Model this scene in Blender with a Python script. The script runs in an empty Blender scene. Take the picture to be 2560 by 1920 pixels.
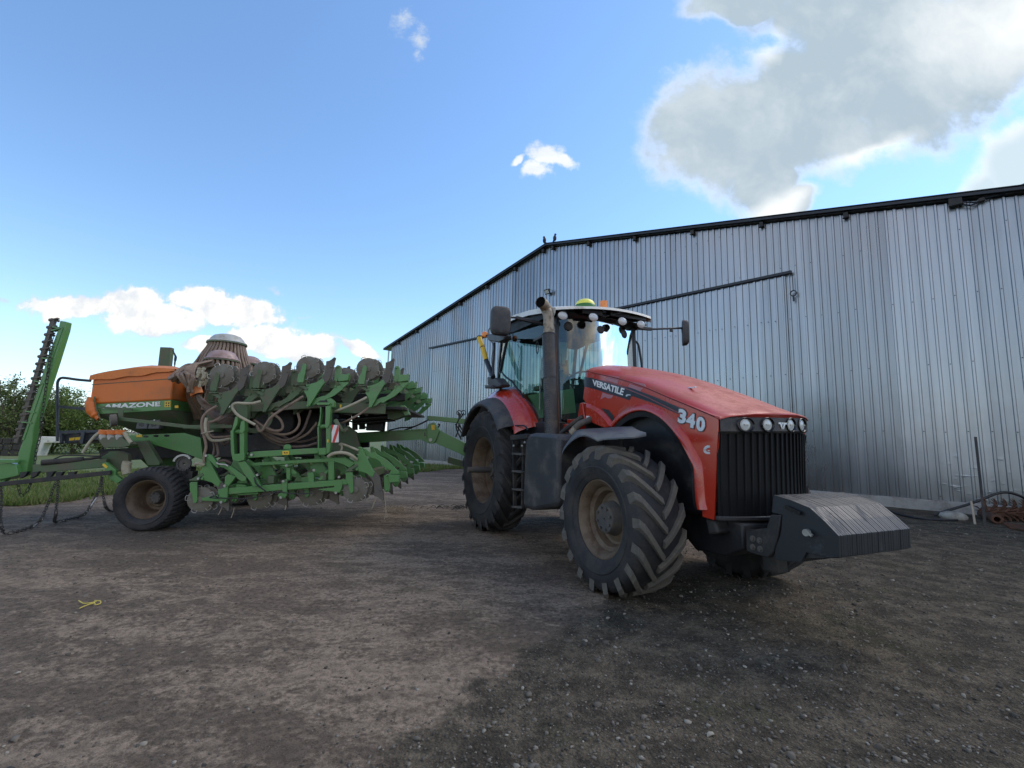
import bpy, bmesh, math, random
import numpy as np
from mathutils import Vector, Matrix, noise as mn
R_ = math.radians
C = bpy.context.scene
COL = C.collection
random.seed(7); rng = np.random.default_rng(7)

# ------------------------------------------------------------ camera
CAM_H = 1.52; FPX = 1137.5; PITCH = math.atan(56.5/455); ROLL = R_(1.35)
cam = bpy.data.cameras.new('camera'); camo = bpy.data.objects.new('camera', cam); COL.objects.link(camo)
cam.sensor_width = 36; cam.lens = 36*FPX/2560; cam.clip_end = 9000; cam.clip_start = .05
_fw = Vector((0, math.cos(PITCH), math.sin(PITCH))); _up0 = Vector((0, -math.sin(PITCH), math.cos(PITCH))); _rt0 = Vector((1, 0, 0))
_rt = _rt0*math.cos(ROLL)+_up0*math.sin(ROLL); _up = -_rt0*math.sin(ROLL)+_up0*math.cos(ROLL)
camo.matrix_world = Matrix(((_rt.x, _up.x, -_fw.x, 0), (_rt.y, _up.y, -_fw.y, 0), (_rt.z, _up.z, -_fw.z, CAM_H), (0, 0, 0, 1)))
C.camera = camo

# ------------------------------------------------------------ light
SUN_EL = R_(48); SUN_AZ = R_(64)          # azimuth measured from +Y towards +X: behind the shed, to the right
sun = bpy.data.lights.new('sun', 'SUN'); suno = bpy.data.objects.new('sun', sun); COL.objects.link(suno)
sun.energy = 1.1; sun.angle = R_(38); sun.color = (1.0, .90, .76)
_sd = Vector((math.sin(SUN_AZ)*math.cos(SUN_EL), math.cos(SUN_AZ)*math.cos(SUN_EL), math.sin(SUN_EL)))
suno.rotation_euler = _sd.to_track_quat('Z', 'Y').to_euler()
C.view_settings.view_transform = 'Standard'; C.view_settings.look = 'None'; C.view_settings.gamma = 1
C.view_settings.exposure = 0.76
C.cycles.max_bounces = 8; C.cycles.transparent_max_bounces = 12; C.cycles.caustics_reflective = False; C.cycles.caustics_refractive = False

# ------------------------------------------------------------ survey: sight lines to measured points on known planes
ZN = {'1': (0,760,.38577), '2': (440,800,.30132), '3': (880,880,.217), '4': (1120,700,.28933), '5': (1120,1000,.30132),
 '6': (1640,900,.32544), '7': (940,560,.36157), '8': (1900,440,.54232), '9': (1500,0,.47920), 'a': (2180,1040,.18087),
 'b': (0,780,.19289), 'c': (0,1060,.18079), 'd': (220,820,.18085), 'e': (460,840,.15671), 'f': (460,1060,.15671),
 'g': (740,860,.15371), 'h': (740,1060,.15675), 'i': (1720,1020,.24113), 'j': (1420,880,.18083), 'k': (1160,760,.18083), 'D': (0,0,1.15732)}
def ray(z, x, y):
    a, b, s = ZN[z]; px = a+x*s; py = b+y*s
    return _rt*((px-1280)/FPX)+_fw-_up*((py-960)/FPX)
class Frame:
    """local axes: u forward, v towards the visible side, z up"""
    def __init__(s, o, ux, uy, vk=1.0):
        s.vk = vk; s.o = Vector((o[0], o[1], 0)); s.U = Vector((ux, uy, 0)).normalized(); s.V = Vector((s.U.y, -s.U.x, 0))
        s.rot = math.atan2(s.U.y, s.U.x)
    def at(s, zn, x, y, v=None, u=None, z=None):
        d = ray(zn, x, y); c = Vector((0, 0, CAM_H))
        if v is not None: n = s.V; p = s.o+s.V*(v*s.vk)
        elif u is not None: n = s.U; p = s.o+s.U*u
        else: n = Vector((0, 0, 1)); p = Vector((0, 0, z))
        w = c+d*(n.dot(p-c)/n.dot(d)); q = w-s.o
        return Vector((q.dot(s.U), q.dot(s.V)/s.vk, w.z))
    def pl(s, zn, pts, v):
        r = [s.at(zn, x, y, v=v) for x, y in pts]; return [(p.x, p.z) for p in r]
    def path(s, zn, pts):        # (x, y, v) -> 3d
        return [s.at(zn, x, y, v=v) for x, y, v in pts]
def L(p): return Vector((p[0], -p[1], p[2]))     # (u, v, z) -> object space
GW = Frame((0, 0), 0, 1)

# ------------------------------------------------------------ materials
def newmat(name):
    m = bpy.data.materials.new(name); m.use_nodes = True; nt = m.node_tree; nt.nodes.clear(); return m, nt
class NB:
    def __init__(s, nt): s.nt = nt
    def n(s, t, **k):
        o = s.nt.nodes.new(t)
        for a, b in k.items():
            if hasattr(o, a): setattr(o, a, b)
        return o
    def l(s, a, b): s.nt.links.new(a, b)
    def math(s, op, a, b=None, c=None, clamp=False):
        o = s.nt.nodes.new('ShaderNodeMath'); o.operation = op; o.use_clamp = clamp
        for i, q in enumerate((a, b, c)):
            if q is None: continue
            if isinstance(q, (int, float)): o.inputs[i].default_value = q
            else: s.l(q, o.inputs[i])
        return o.outputs[0]
    def mix(s, f, a, b, mode='MIX'):
        o = s.nt.nodes.new('ShaderNodeMix'); o.data_type = 'RGBA'; o.blend_type = mode
        for i, q in ((0, f), (6, a), (7, b)):
            if isinstance(q, (int, float)): o.inputs[i].default_value = q
            elif isinstance(q, tuple): o.inputs[i].default_value = (*q[:3], 1)
            else: s.l(q, o.inputs[i])
        return o.outputs[2]
    def noise(s, vec, scale, detail=4, rough=.55, dist=0):
        o = s.nt.nodes.new('ShaderNodeTexNoise'); o.inputs['Scale'].default_value = scale; o.inputs['Detail'].default_value = detail
        o.inputs['Roughness'].default_value = rough; o.inputs['Distortion'].default_value = dist
        if vec is not None: s.l(vec, o.inputs['Vector'])
        return o.outputs[0]
    def ramp(s, f, lo, hi):
        o = s.nt.nodes.new('ShaderNodeMapRange'); o.interpolation_type = 'SMOOTHSTEP'; s.l(f, o.inputs[0])
        o.inputs[1].default_value = lo; o.inputs[2].default_value = hi; return o.outputs[0]
    def mapv(s, vec, scale=(1,1,1), loc=(0,0,0), rot=(0,0,0), t='POINT'):
        o = s.nt.nodes.new('ShaderNodeMapping'); o.vector_type = t; s.l(vec, o.inputs[0])
        o.inputs[1].default_value = loc; o.inputs[2].default_value = rot; o.inputs[3].default_value = scale; return o.outputs[0]
def mat(name, col, rough=.5, metal=0, dirt=None, dirt_amt=.5, dscale=3, bump=.0, bscale=40, var=.15, coat=0, spec=.5, emit=None):
    m, nt = newmat(name); b = NB(nt)
    out = b.n('ShaderNodeOutputMaterial'); p = b.n('ShaderNodeBsdfPrincipled'); b.l(p.outputs[0], out.inputs[0])
    tc = b.n('ShaderNodeTexCoord'); g = b.n('ShaderNodeNewGeometry')
    oi = b.n('ShaderNodeObjectInfo')
    add = b.n('ShaderNodeVectorMath', operation='ADD'); b.l(tc.outputs['Object'], add.inputs[0])
    sc = b.n('ShaderNodeVectorMath', operation='SCALE'); b.l(oi.outputs['Location'], sc.inputs[0]); sc.inputs['Scale'].default_value = 1.7
    b.l(sc.outputs[0], add.inputs[1]); vec = add.outputs[0]
    n1 = b.noise(vec, dscale, 6, .62); n2 = b.noise(vec, dscale*9, 4, .6)
    dark = tuple(c*(1-var) for c in col); lite = tuple(min(1, c*(1+var)) for c in col)
    c = b.mix(n2, dark, lite)
    if dirt:
        s = b.math('ADD', b.math('MULTIPLY', n1, .75), b.math('MULTIPLY', n2, .25))
        sep = b.n('ShaderNodeSeparateXYZ'); b.l(g.outputs['Normal'], sep.inputs[0])
        s = b.math('ADD', s, b.math('MULTIPLY', b.math('MAXIMUM', sep.outputs[2], 0), .08))
        f = b.math('MULTIPLY', b.ramp(s, .62-.3*dirt_amt, .78-.2*dirt_amt), .85)
        c = b.mix(f, c, dirt)
        b.l(b.math('ADD', b.math('MULTIPLY', f, max(0, .85-rough)), rough), p.inputs['Roughness'])
        if metal: b.l(b.math('MULTIPLY', b.math('SUBTRACT', 1, f), metal), p.inputs['Metallic'])
    else:
        b.l(b.math('ADD', b.math('MULTIPLY', n1, .2), rough-.1), p.inputs['Roughness']); p.inputs['Metallic'].default_value = metal
    b.l(c, p.inputs['Base Color'])
    p.inputs['Coat Weight'].default_value = coat; p.inputs['Coat Roughness'].default_value = .12
    p.inputs['Specular IOR Level'].default_value = spec
    if bump:
        bp = b.n('ShaderNodeBump'); bp.inputs['Strength'].default_value = bump; bp.inputs['Distance'].default_value = .01
        b.l(b.noise(vec, bscale, 4, .6), bp.inputs['Height']); b.l(bp.outputs[0], p.inputs['Normal'])
    if emit: p.inputs['Emission Color'].default_value = (*emit[:3], 1); p.inputs['Emission Strength'].default_value = emit[3]
    return m
DUST = (.14, .115, .085); MUD = (.09, .075, .06)
M = {}
M['red'] = mat('red_paint', (.46, .032, .014), .24, dirt=(.30, .11, .08), dirt_amt=.3, dscale=2.2, coat=.7, var=.06)
M['redtop'] = mat('dusty_red_paint', (.47, .042, .022), .34, dirt=(.36, .09, .06), dirt_amt=.45, dscale=3.5, coat=.15, var=.08)
M['black'] = mat('black_plastic', (.012, .012, .014), .45, dirt=(.055, .05, .045), dirt_amt=.5, var=.3)
M['blackgloss'] = mat('black_gloss', (.008, .008, .01), .25, var=.2)
M['charcoal'] = mat('charcoal_plastic', (.035, .036, .04), .55, dirt=(.11, .10, .09), dirt_amt=.55, dscale=4, bump=.15, bscale=150)
M['fender'] = mat('grey_fender_plastic', (.075, .08, .09), .5, dirt=(.15, .145, .13), dirt_amt=.5, dscale=5)
M['rubber'] = mat('tyre_rubber', (.017, .017, .019), .7, dirt=(.05, .045, .04), dirt_amt=.6, dscale=4, bump=.2, bscale=60)
M['lug'] = mat('worn_tread_rubber', (.105, .095, .08), .88, dirt=(.15, .13, .10), dirt_amt=.6, dscale=9, bump=.4, bscale=80)
M['lugr'] = mat('dark_tread_rubber', (.028, .027, .028), .8, dirt=(.07, .062, .052), dirt_amt=.5, dscale=6, bump=.4, bscale=80)
M['rim'] = mat('rusty_beige_rim', (.165, .12, .078), .6, dirt=(.075, .04, .022), dirt_amt=.6, dscale=5, metal=.2, bump=.3, bscale=70)
M['hub'] = mat('dusty_hub_metal', (.09, .085, .08), .6, dirt=DUST, dirt_amt=.6, dscale=5, metal=.3)
M['chassis'] = mat('dirty_black_chassis', (.018, .018, .018), .6, dirt=(.07, .058, .046), dirt_amt=.6, dscale=4)
M['white'] = mat('cream_white_paint', (.72, .70, .62), .4, dirt=(.42, .38, .30), dirt_amt=.4, dscale=3)
M['exhaust'] = mat('stained_exhaust_pipe', (.34, .28, .21), .55, metal=.4, dirt=(.10, .075, .05), dirt_amt=.55, dscale=14)
M['shield'] = mat('black_heat_shield', (.045, .043, .042), .5, metal=.3, dirt=(.12, .095, .07), dirt_amt=.4, dscale=6)
M['bore'] = mat('hollow_black', (.004, .004, .004), .95, spec=.1)  # black painted in for the darkness inside the exhaust mouth and bonnet gaps
M['grille'] = mat('matt_black_grille', (.0055, .0055, .006), .6, spec=.25, var=.3)
M['rust'] = mat('rust', (.12, .055, .03), .85, dirt=(.07, .035, .02), dirt_amt=.7, dscale=8, bump=.4)
M['amber'] = mat('amber_plastic', (.85, .24, .02), .2, var=.1, coat=.5)
M['yellow'] = mat('yellow_paint', (.72, .45, .02), .45, var=.1)
M['gpsyellow'] = mat('yellow_dome_plastic', (.85, .80, .12), .35, var=.05)
M['gpsgreen'] = mat('green_base_plastic', (.03, .16, .03), .4, var=.1)
M['lens'] = mat('frosted_lamp_lens', (.56, .58, .57), .25, coat=.8, var=.15, dscale=20)
M['silver'] = mat('silver_decal', (.62, .63, .65), .35, metal=.35, var=.2, dscale=6)
M['decalwhite'] = mat('white_decal', (.78, .78, .76), .4, var=.08)
M['navy'] = mat('navy_decal_stripe', (.012, .015, .028), .3, var=.2, coat=.3)
M['pinkdecal'] = mat('faded_pink_reflective_decal', (.42, .17, .19), .4, var=.15, dscale=12)
M['plate'] = mat('ballast_plate_steel', (.022, .024, .028), .42, dirt=(.07, .07, .075), dirt_amt=.25, dscale=6, metal=.2)
M['plateworn'] = mat('ballast_plate_worn', (.16, .165, .175), .45, metal=.4, var=.2)
M['green'] = mat('green_machine_paint', (.088, .235, .064), .40, dirt=(.16, .17, .10), dirt_amt=.36, dscale=3, coat=.2, var=.1)
M['greend'] = mat('dirty_green_paint', (.075, .13, .055), .55, dirt=(.14, .12, .085), dirt_amt=.7, dscale=4, var=.15)
M['steelmud'] = mat('muddy_tine_steel', (.11, .10, .085), .7, dirt=(.14, .115, .085), dirt_amt=.7, dscale=8, bump=.3)
M['disc'] = mat('muddy_steel_disc', (.19, .18, .145), .6, metal=.2, dirt=(.15, .13, .095), dirt_amt=.8, dscale=7, bump=.25)
M['wire'] = mat('bright_worn_steel', (.38, .37, .33), .4, metal=.6, var=.3)
M['orange'] = mat('orange_painted_sheet', (.68, .17, .025), .42, dirt=(.50, .20, .08), dirt_amt=.45, dscale=2, var=.06)
M['tarp'] = mat('orange_tarpaulin', (.66, .20, .045), .65, dirt=(.42, .16, .06), dirt_amt=.5, dscale=3, bump=.3, bscale=14)
M['hose'] = mat('beige_ribbed_hose', (.24, .17, .12), .6, dirt=(.13, .085, .06), dirt_amt=.5, dscale=7, var=.15)
M['hosel'] = mat('pale_seed_hose', (.40, .36, .25), .5, dirt=(.24, .20, .14), dirt_amt=.45, dscale=6, var=.12)
M['hosed'] = mat('brown_seed_hose', (.15, .105, .085), .6, dirt=(.085, .065, .05), dirt_amt=.6, dscale=6, var=.2)
M['domew'] = mat('grey_white_head_cover', (.42, .42, .38), .45, dirt=(.25, .22, .17), dirt_amt=.4, dscale=6)
M['domep'] = mat('pinkish_translucent_cover', (.36, .24, .22), .4, dirt=(.24, .16, .13), dirt_amt=.5, dscale=6)
M['sticker'] = mat('yellow_sticker', (.75, .48, .03), .5, var=.05)
M['greyc'] = mat('grey_plastic_bin', (.10, .105, .11), .5, dirt=(.16, .15, .13), dirt_amt=.4)
M['slate'] = mat('slate_toolbox_paint', (.035, .042, .055), .45, dirt=(.085, .085, .085), dirt_amt=.4)
M['chain'] = mat('dark_chain_steel', (.045, .042, .038), .6, metal=.5, dirt=(.10, .075, .05), dirt_amt=.4, dscale=10)
M['chainl'] = mat('worn_light_chain_steel', (.42, .41, .38), .45, metal=.5, var=.3)
M['blacksteel'] = mat('black_steel_trim', (.012, .016, .024), .45, var=.3)
M['concrete'] = mat('pale_concrete', (.34, .32, .29), .9, dirt=(.16, .14, .12), dirt_amt=.5, dscale=3, bump=.4)
M['stone'] = mat('pale_stone', (.33, .32, .28), .85, dirt=(.18, .16, .13), dirt_amt=.5, dscale=6, bump=.5, bscale=20)
M['bark'] = mat('tree_bark', (.09, .07, .05), .9, var=.3, bump=.4)
M['twine'] = mat('yellow_twine', (.58, .46, .08), .6, var=.1)
M['straw'] = mat('dry_stalk', (.42, .34, .24), .8, var=.2)
M['paper'] = mat('faded_green_sheet', (.30, .42, .24), .7, var=.12, dscale=4)
M['bird'] = mat('dark_feathers', (.012, .014, .022), .6, var=.3)
M['boardw'] = mat('warning_white', (.72, .70, .66), .5, var=.08); M['boardr'] = mat('warning_red', (.55, .04, .03), .5, var=.08)
M['wood'] = mat('weathered_dark_wood', (.05, .042, .036), .85, var=.3, bump=.3)
M['cardgrey'] = mat('grey_paint', (.20, .22, .20), .5, dirt=(.12, .12, .10), dirt_amt=.5)

def mat_glass(name, tint, ior, base=0.0):
    m, nt = newmat(name); b = NB(nt); out = b.n('ShaderNodeOutputMaterial'); mx = b.n('ShaderNodeMixShader')
    t = b.n('ShaderNodeBsdfTransparent'); t.inputs[0].default_value = (*tint, 1); g = b.n('ShaderNodeBsdfGlossy'); g.inputs['Roughness'].default_value = .015
    g.inputs[0].default_value = (.93, 1, .98, 1)
    fr = b.n('ShaderNodeFresnel'); fr.inputs[0].default_value = ior
    f = b.math('ADD', fr.outputs[0], base, clamp=True)
    b.l(f, mx.inputs[0]); b.l(t.outputs[0], mx.inputs[1]); b.l(g.outputs[0], mx.inputs[2]); b.l(mx.outputs[0], out.inputs[0]); return m
M['windscreen'] = mat_glass('windscreen_glass', (.52, .72, .66), 1.62, .02)
M['glassfar'] = mat_glass('clear_tinted_glass', (.62, .78, .74), 1.12)
M['glass'] = mat_glass('green_tinted_glass', (.55, .72, .68), 1.55)

def mat_galv():
    m, nt = newmat('galvanised_corrugated_steel'); b = NB(nt)
    out = b.n('ShaderNodeOutputMaterial'); p = b.n('ShaderNodeBsdfPrincipled'); b.l(p.outputs[0], out.inputs[0])
    tc = b.n('ShaderNodeTexCoord'); v = tc.outputs['Object']
    st = b.mapv(v, (3.2, 3.2, .12)); n1 = b.noise(st, 1.4, 6, .6); n2 = b.noise(b.mapv(v, (1, 1, .6)), .55, 4, .6); n3 = b.noise(v, 26, 3, .6)
    sx = b.n('ShaderNodeSeparateXYZ'); b.l(v, sx.inputs[0])
    sheet = b.math('FLOOR', b.math('DIVIDE', sx.outputs[0], 1.66)); wn = b.n('ShaderNodeTexWhiteNoise'); wn.noise_dimensions = '1D'; b.l(sheet, wn.inputs['W'])
    k = b.math('ADD', b.math('MULTIPLY', n1, .45), b.math('ADD', b.math('MULTIPLY', n2, .35), b.math('MULTIPLY', wn.outputs[0], .22)))
    c = b.mix(b.ramp(k, .2, .8), (.20, .212, .222), (.43, .445, .46))
    c = b.mix(b.math('MULTIPLY', n3, .35), c, (.30, .34, .38))
    low = b.math('MULTIPLY', b.ramp(b.math('SUBTRACT', .9, b.math('SUBTRACT', sx.outputs[2], b.math('MULTIPLY', n2, .6))), 0, .9), .3)
    c = b.mix(low, c, (.10, .098, .09))
    b.l(c, p.inputs['Base Color']); p.inputs['Metallic'].default_value = .88
    b.l(b.math('ADD', b.math('MULTIPLY', n2, .3), .16), p.inputs['Roughness'])
    bp = b.n('ShaderNodeBump'); bp.inputs['Strength'].default_value = .35; bp.inputs['Distance'].default_value = .03
    dd = b.n('ShaderNodeVectorMath', operation='DISTANCE'); b.l(b.mapv(v, (1, 0, 1)), dd.inputs[0]); dd.inputs[1].default_value = (22.9, 0, .75)
    dn = b.math('MULTIPLY', b.ramp(dd.outputs['Value'], 1.2, .3), b.ramp(b.noise(b.mapv(v, (1.6, 1, 3.2)), 2.2, 3, .55), .57, .72))
    b.l(b.math('ADD', b.noise(b.mapv(v, (1.2, 1.2, .8)), 1.1, 3, .5), b.math('MULTIPLY', dn, .4)), bp.inputs['Height']); b.l(bp.outputs[0], p.inputs['Normal']); return m
M['galv'] = mat_galv()

# ------------------------------------------------------------ mesh builder
def catmull(pts, n=6, closed=False):
    P = [Vector(p) for p in pts]
    if len(P) < 3: return P
    out = []
    for i in range(len(P)-1):
        p0 = P[i-1] if i else P[0]*2-P[1]; p1 = P[i]; p2 = P[i+1]; p3 = P[i+2] if i+2 < len(P) else P[-1]*2-P[-2]
        for k in range(n):
            t = k/n; out.append(.5*((2*p1)+(p2-p0)*t+(2*p0-5*p1+4*p2-p3)*t*t+(3*p1-p0-3*p2+p3)*t**3))
    out.append(P[-1]); return out
class MB:
    """collects shapes given in (u, v, z); build() links them as ONE mesh object"""
    def __init__(s): s.v = []; s.f = []; s.pc = []
    def add(s, vs, fs):
        o = len(s.v); s.pc.append((len(vs), [tuple(f) for f in fs])); s.v += [tuple(p) for p in vs]; s.f += [tuple(i+o for i in f) for f in fs]; return s
    def box(s, c, d, rot=None):
        c = Vector(c); h = [Vector((x*d[0]/2, y*d[1]/2, z*d[2]/2)) for x in (-1,1) for y in (-1,1) for z in (-1,1)]
        if rot is not None: h = [rot@p for p in h]
        return s.add([c+p for p in h], [(0,1,3,2),(4,6,7,5),(0,4,5,1),(2,3,7,6),(0,2,6,4),(1,5,7,3)])
    def bar(s, a, b, w, h, up=(0,0,1)):       # rectangular bar a->b
        a = Vector(a); b = Vector(b); d = (b-a).normalized(); up = Vector(up); x = d.cross(up)
        if x.length < 1e-4: x = d.cross(Vector((0,1,0)))
        x.normalize(); y = x.cross(d)
        vs = [q+x*(i*w/2)+y*(j*h/2) for q in (a, b) for i, j in ((-1,-1),(1,-1),(1,1),(-1,1))]
        return s.add(vs, [(3,2,1,0),(4,5,6,7),(0,1,5,4),(1,2,6,5),(2,3,7,6),(3,0,4,7)])
    def prism(s, pts, v0, v1):                # outline in (u, z), extruded along v
        n = len(pts); vs = [(p[0], v0, p[1]) for p in pts]+[(p[0], v1, p[1]) for p in pts]
        return s.add(vs, [tuple(range(n)), tuple(range(2*n-1, n-1, -1))]+[(i, (i+1)%n, n+(i+1)%n, n+i) for i in range(n)])
    def prism_d(s, pts3, d):                  # planar outline in 3d, extruded along vector d
        n = len(pts3); d = Vector(d); vs = [Vector(p) for p in pts3]+[Vector(p)+d for p in pts3]
        return s.add(vs, [tuple(range(n)), tuple(range(2*n-1, n-1, -1))]+[(i, (i+1)%n, n+(i+1)%n, n+i) for i in range(n)])
    def tube(s, pts, r, seg=8, sm=0, cap=True):
        P = [Vector(p) for p in pts]
        if sm: P = catmull(P, sm)
        n = len(P); rr = r if isinstance(r, (list, tuple)) else [r]*n
        if len(rr) != n: rr = [rr[min(len(rr)-1, int(i*len(rr)/n))] for i in range(n)]
        t0 = (P[1]-P[0]).normalized(); x = t0.orthogonal().normalized(); vs = []
        for i in range(n):
            t = (P[min(i+1, n-1)]-P[max(i-1, 0)]).normalized(); x = (x-t*x.dot(t))
            x = x.normalized() if x.length > 1e-6 else t.orthogonal().normalized(); y = t.cross(x)
            for k in range(seg):
                a = 2*math.pi*k/seg; vs.append(P[i]+(x*math.cos(a)+y*math.sin(a))*rr[i])
        fs = [(i*seg+k, i*seg+(k+1)%seg, (i+1)*seg+(k+1)%seg, (i+1)*seg+k) for i in range(n-1) for k in range(seg)]
        if cap: fs += [tuple(range(seg-1, -1, -1)), tuple(range((n-1)*seg, n*seg))]
        return s.add(vs, fs)
    def cyl(s, a, b, r, seg=20, r2=None): return s.tube([a, b], [r, r if r2 is None else r2], seg)
    def lathe(s, prof, c, ax, seg=32, closed=False):   # prof [(along axis, radius)]
        c = Vector(c); ax = Vector(ax).normalized(); x = ax.orthogonal().normalized(); y = ax.cross(x); n = len(prof)
        vs = [c+ax*a+(x*math.cos(2*math.pi*k/seg)+y*math.sin(2*math.pi*k/seg))*r for a, r in prof for k in range(seg)]
        m = n if closed else n-1
        fs = [(i*seg+k, i*seg+(k+1)%seg, ((i+1)%n)*seg+(k+1)%seg, ((i+1)%n)*seg+k) for i in range(m) for k in range(seg)]
        return s.add(vs, fs)
    def ball(s, c, r, seg=14, sc=(1,1,1)):
        vs = []; n = seg//2
        for i in range(n+1):
            a = math.pi*i/n
            for k in range(seg): b_ = 2*math.pi*k/seg; vs.append((c[0]+r*sc[0]*math.sin(a)*math.cos(b_), c[1]+r*sc[1]*math.sin(a)*math.sin(b_), c[2]+r*sc[2]*math.cos(a)))
        return s.add(vs, [(i*seg+k, i*seg+(k+1)%seg, (i+1)*seg+(k+1)%seg, (i+1)*seg+k) for i in range(n) for k in range(seg)])
    def grid(s, rows, thick=0, d=(0,0,1)):    # rows of points -> sheet
        n = len(rows[0]); vs = [Vector(p) for r in rows for p in r]; m = len(rows)
        fs = [(i*n+j, i*n+j+1, (i+1)*n+j+1, (i+1)*n+j) for i in range(m-1) for j in range(n-1)]
        if thick:
            d = Vector(d)*thick; k = len(vs); vs2 = [p+d for p in vs]; fs2 = [tuple(k+i for i in reversed(f)) for f in fs]
            edge = [(0*n+j) for j in range(n)]+[i*n+n-1 for i in range(1, m)]+[(m-1)*n+j for j in range(n-2, -1, -1)]+[i*n for i in range(m-2, 0, -1)]
            side = [(edge[q], edge[(q+1)%len(edge)], k+edge[(q+1)%len(edge)], k+edge[q]) for q in range(len(edge))]
            return s.add(vs+vs2, fs+fs2+side)
        return s.add(vs, fs)
    def build(s, name, m, parent=None, bevel=0, smooth=True, raw=False, loc=None):
        me = bpy.data.meshes.new(name)
        vs = s.v if raw else [(p[0], -p[1], p[2]) for p in s.v]
        if loc is not None:
            l = L(loc); vs = [(p[0]-l.x, p[1]-l.y, p[2]-l.z) for p in vs]
        me.from_pydata(vs, [], s.f); me.validate()
        bm = bmesh.new(); bm.from_mesh(me); bmesh.ops.remove_doubles(bm, verts=bm.verts, dist=1e-5); bmesh.ops.recalc_face_normals(bm, faces=bm.faces); bm.to_mesh(me); bm.free()
        me.materials.append(m)
        if smooth:
            me.shade_smooth(); me.set_sharp_from_angle(angle=R_(38))
        o = bpy.data.objects.new(name, me); COL.objects.link(o)
        if parent is not None: o.parent = parent
        if loc is not None: o.location = L(loc)
        if bevel:
            b = o.modifiers.new('bevel', 'BEVEL'); b.width = bevel; b.segments = 2; b.limit_method = 'ANGLE'; b.angle_limit = R_(40); b.harden_normals = False
        return o
def build_each(mb, name, m, parent, **k):      # every piece becomes an object of its own
    o = 0; r = []
    for n, fs in mb.pc:
        q = MB(); q.add(mb.v[o:o+n], fs); o += n; r.append(q.build(name, m, parent, **k))
    return r
def tag(o, label=None, cat=None, group=None, kind=None):
    for k, v in (('label', label), ('category', cat), ('group', group), ('kind', kind)):
        if v: o[k] = v
    return o
def empty(name, fr=None, loc=(0,0,0), parent=None):
    o = bpy.data.objects.new(name, None); COL.objects.link(o); o.empty_display_size = .2
    if fr is not None: o.location = fr.o; o.rotation_euler = (0, 0, fr.rot)
    elif parent is not None: o.parent = parent; o.location = L(loc)
    else: o.location = loc
    return o
def dup(o, parent, loc=None, rot=None, scale=None):
    c = o.copy(); COL.objects.link(c); c.parent = parent
    if loc is not None: c.location = loc
    if rot is not None: c.rotation_euler = rot
    if scale is not None: c.scale = scale
    for ch in list(o.children): dup(ch, c)
    return c
def text_pts(body, offset=0, shear=0, extrude=.0):
    cu = bpy.data.curves.new('lettering', 'FONT'); cu.body = body; cu.size = 1; cu.offset = offset; cu.shear = shear; cu.extrude = extrude; cu.resolution_u = 4
    o = bpy.data.objects.new('lettering', cu); COL.objects.link(o); dg = bpy.context.evaluated_depsgraph_get(); dg.update()
    me = o.evaluated_get(dg).to_mesh(); vs = [tuple(v.co) for v in me.vertices]; fs = [tuple(p.vertices) for p in me.polygons]
    o.evaluated_get(dg).to_mesh_clear(); bpy.data.objects.remove(o); bpy.data.curves.remove(cu)
    xs = [v[0] for v in vs]; ys = [v[1] for v in vs]; x0, x1, y0, y1 = min(xs), max(xs), min(ys), max(ys)
    return [((v[0]-x0)/(x1-x0), (v[1]-y0)/(y1-y0), v[2]) for v in vs], fs
def text_on(mb, body, bl, br, tl, tr, nrm, th=.003, offset=0, shear=0):
    """lettering laid on a real surface; corners in (u, v, z)"""
    vs, fs = text_pts(body, offset, shear, .5); bl, br, tl, tr = map(Vector, (bl, br, tl, tr)); nrm = Vector(nrm)
    mb.add([bl*(1-a)*(1-b_)+br*a*(1-b_)+tl*(1-a)*b_+tr*a*b_+nrm*(th*(c+.5)) for a, b_, c in vs], fs)
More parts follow.
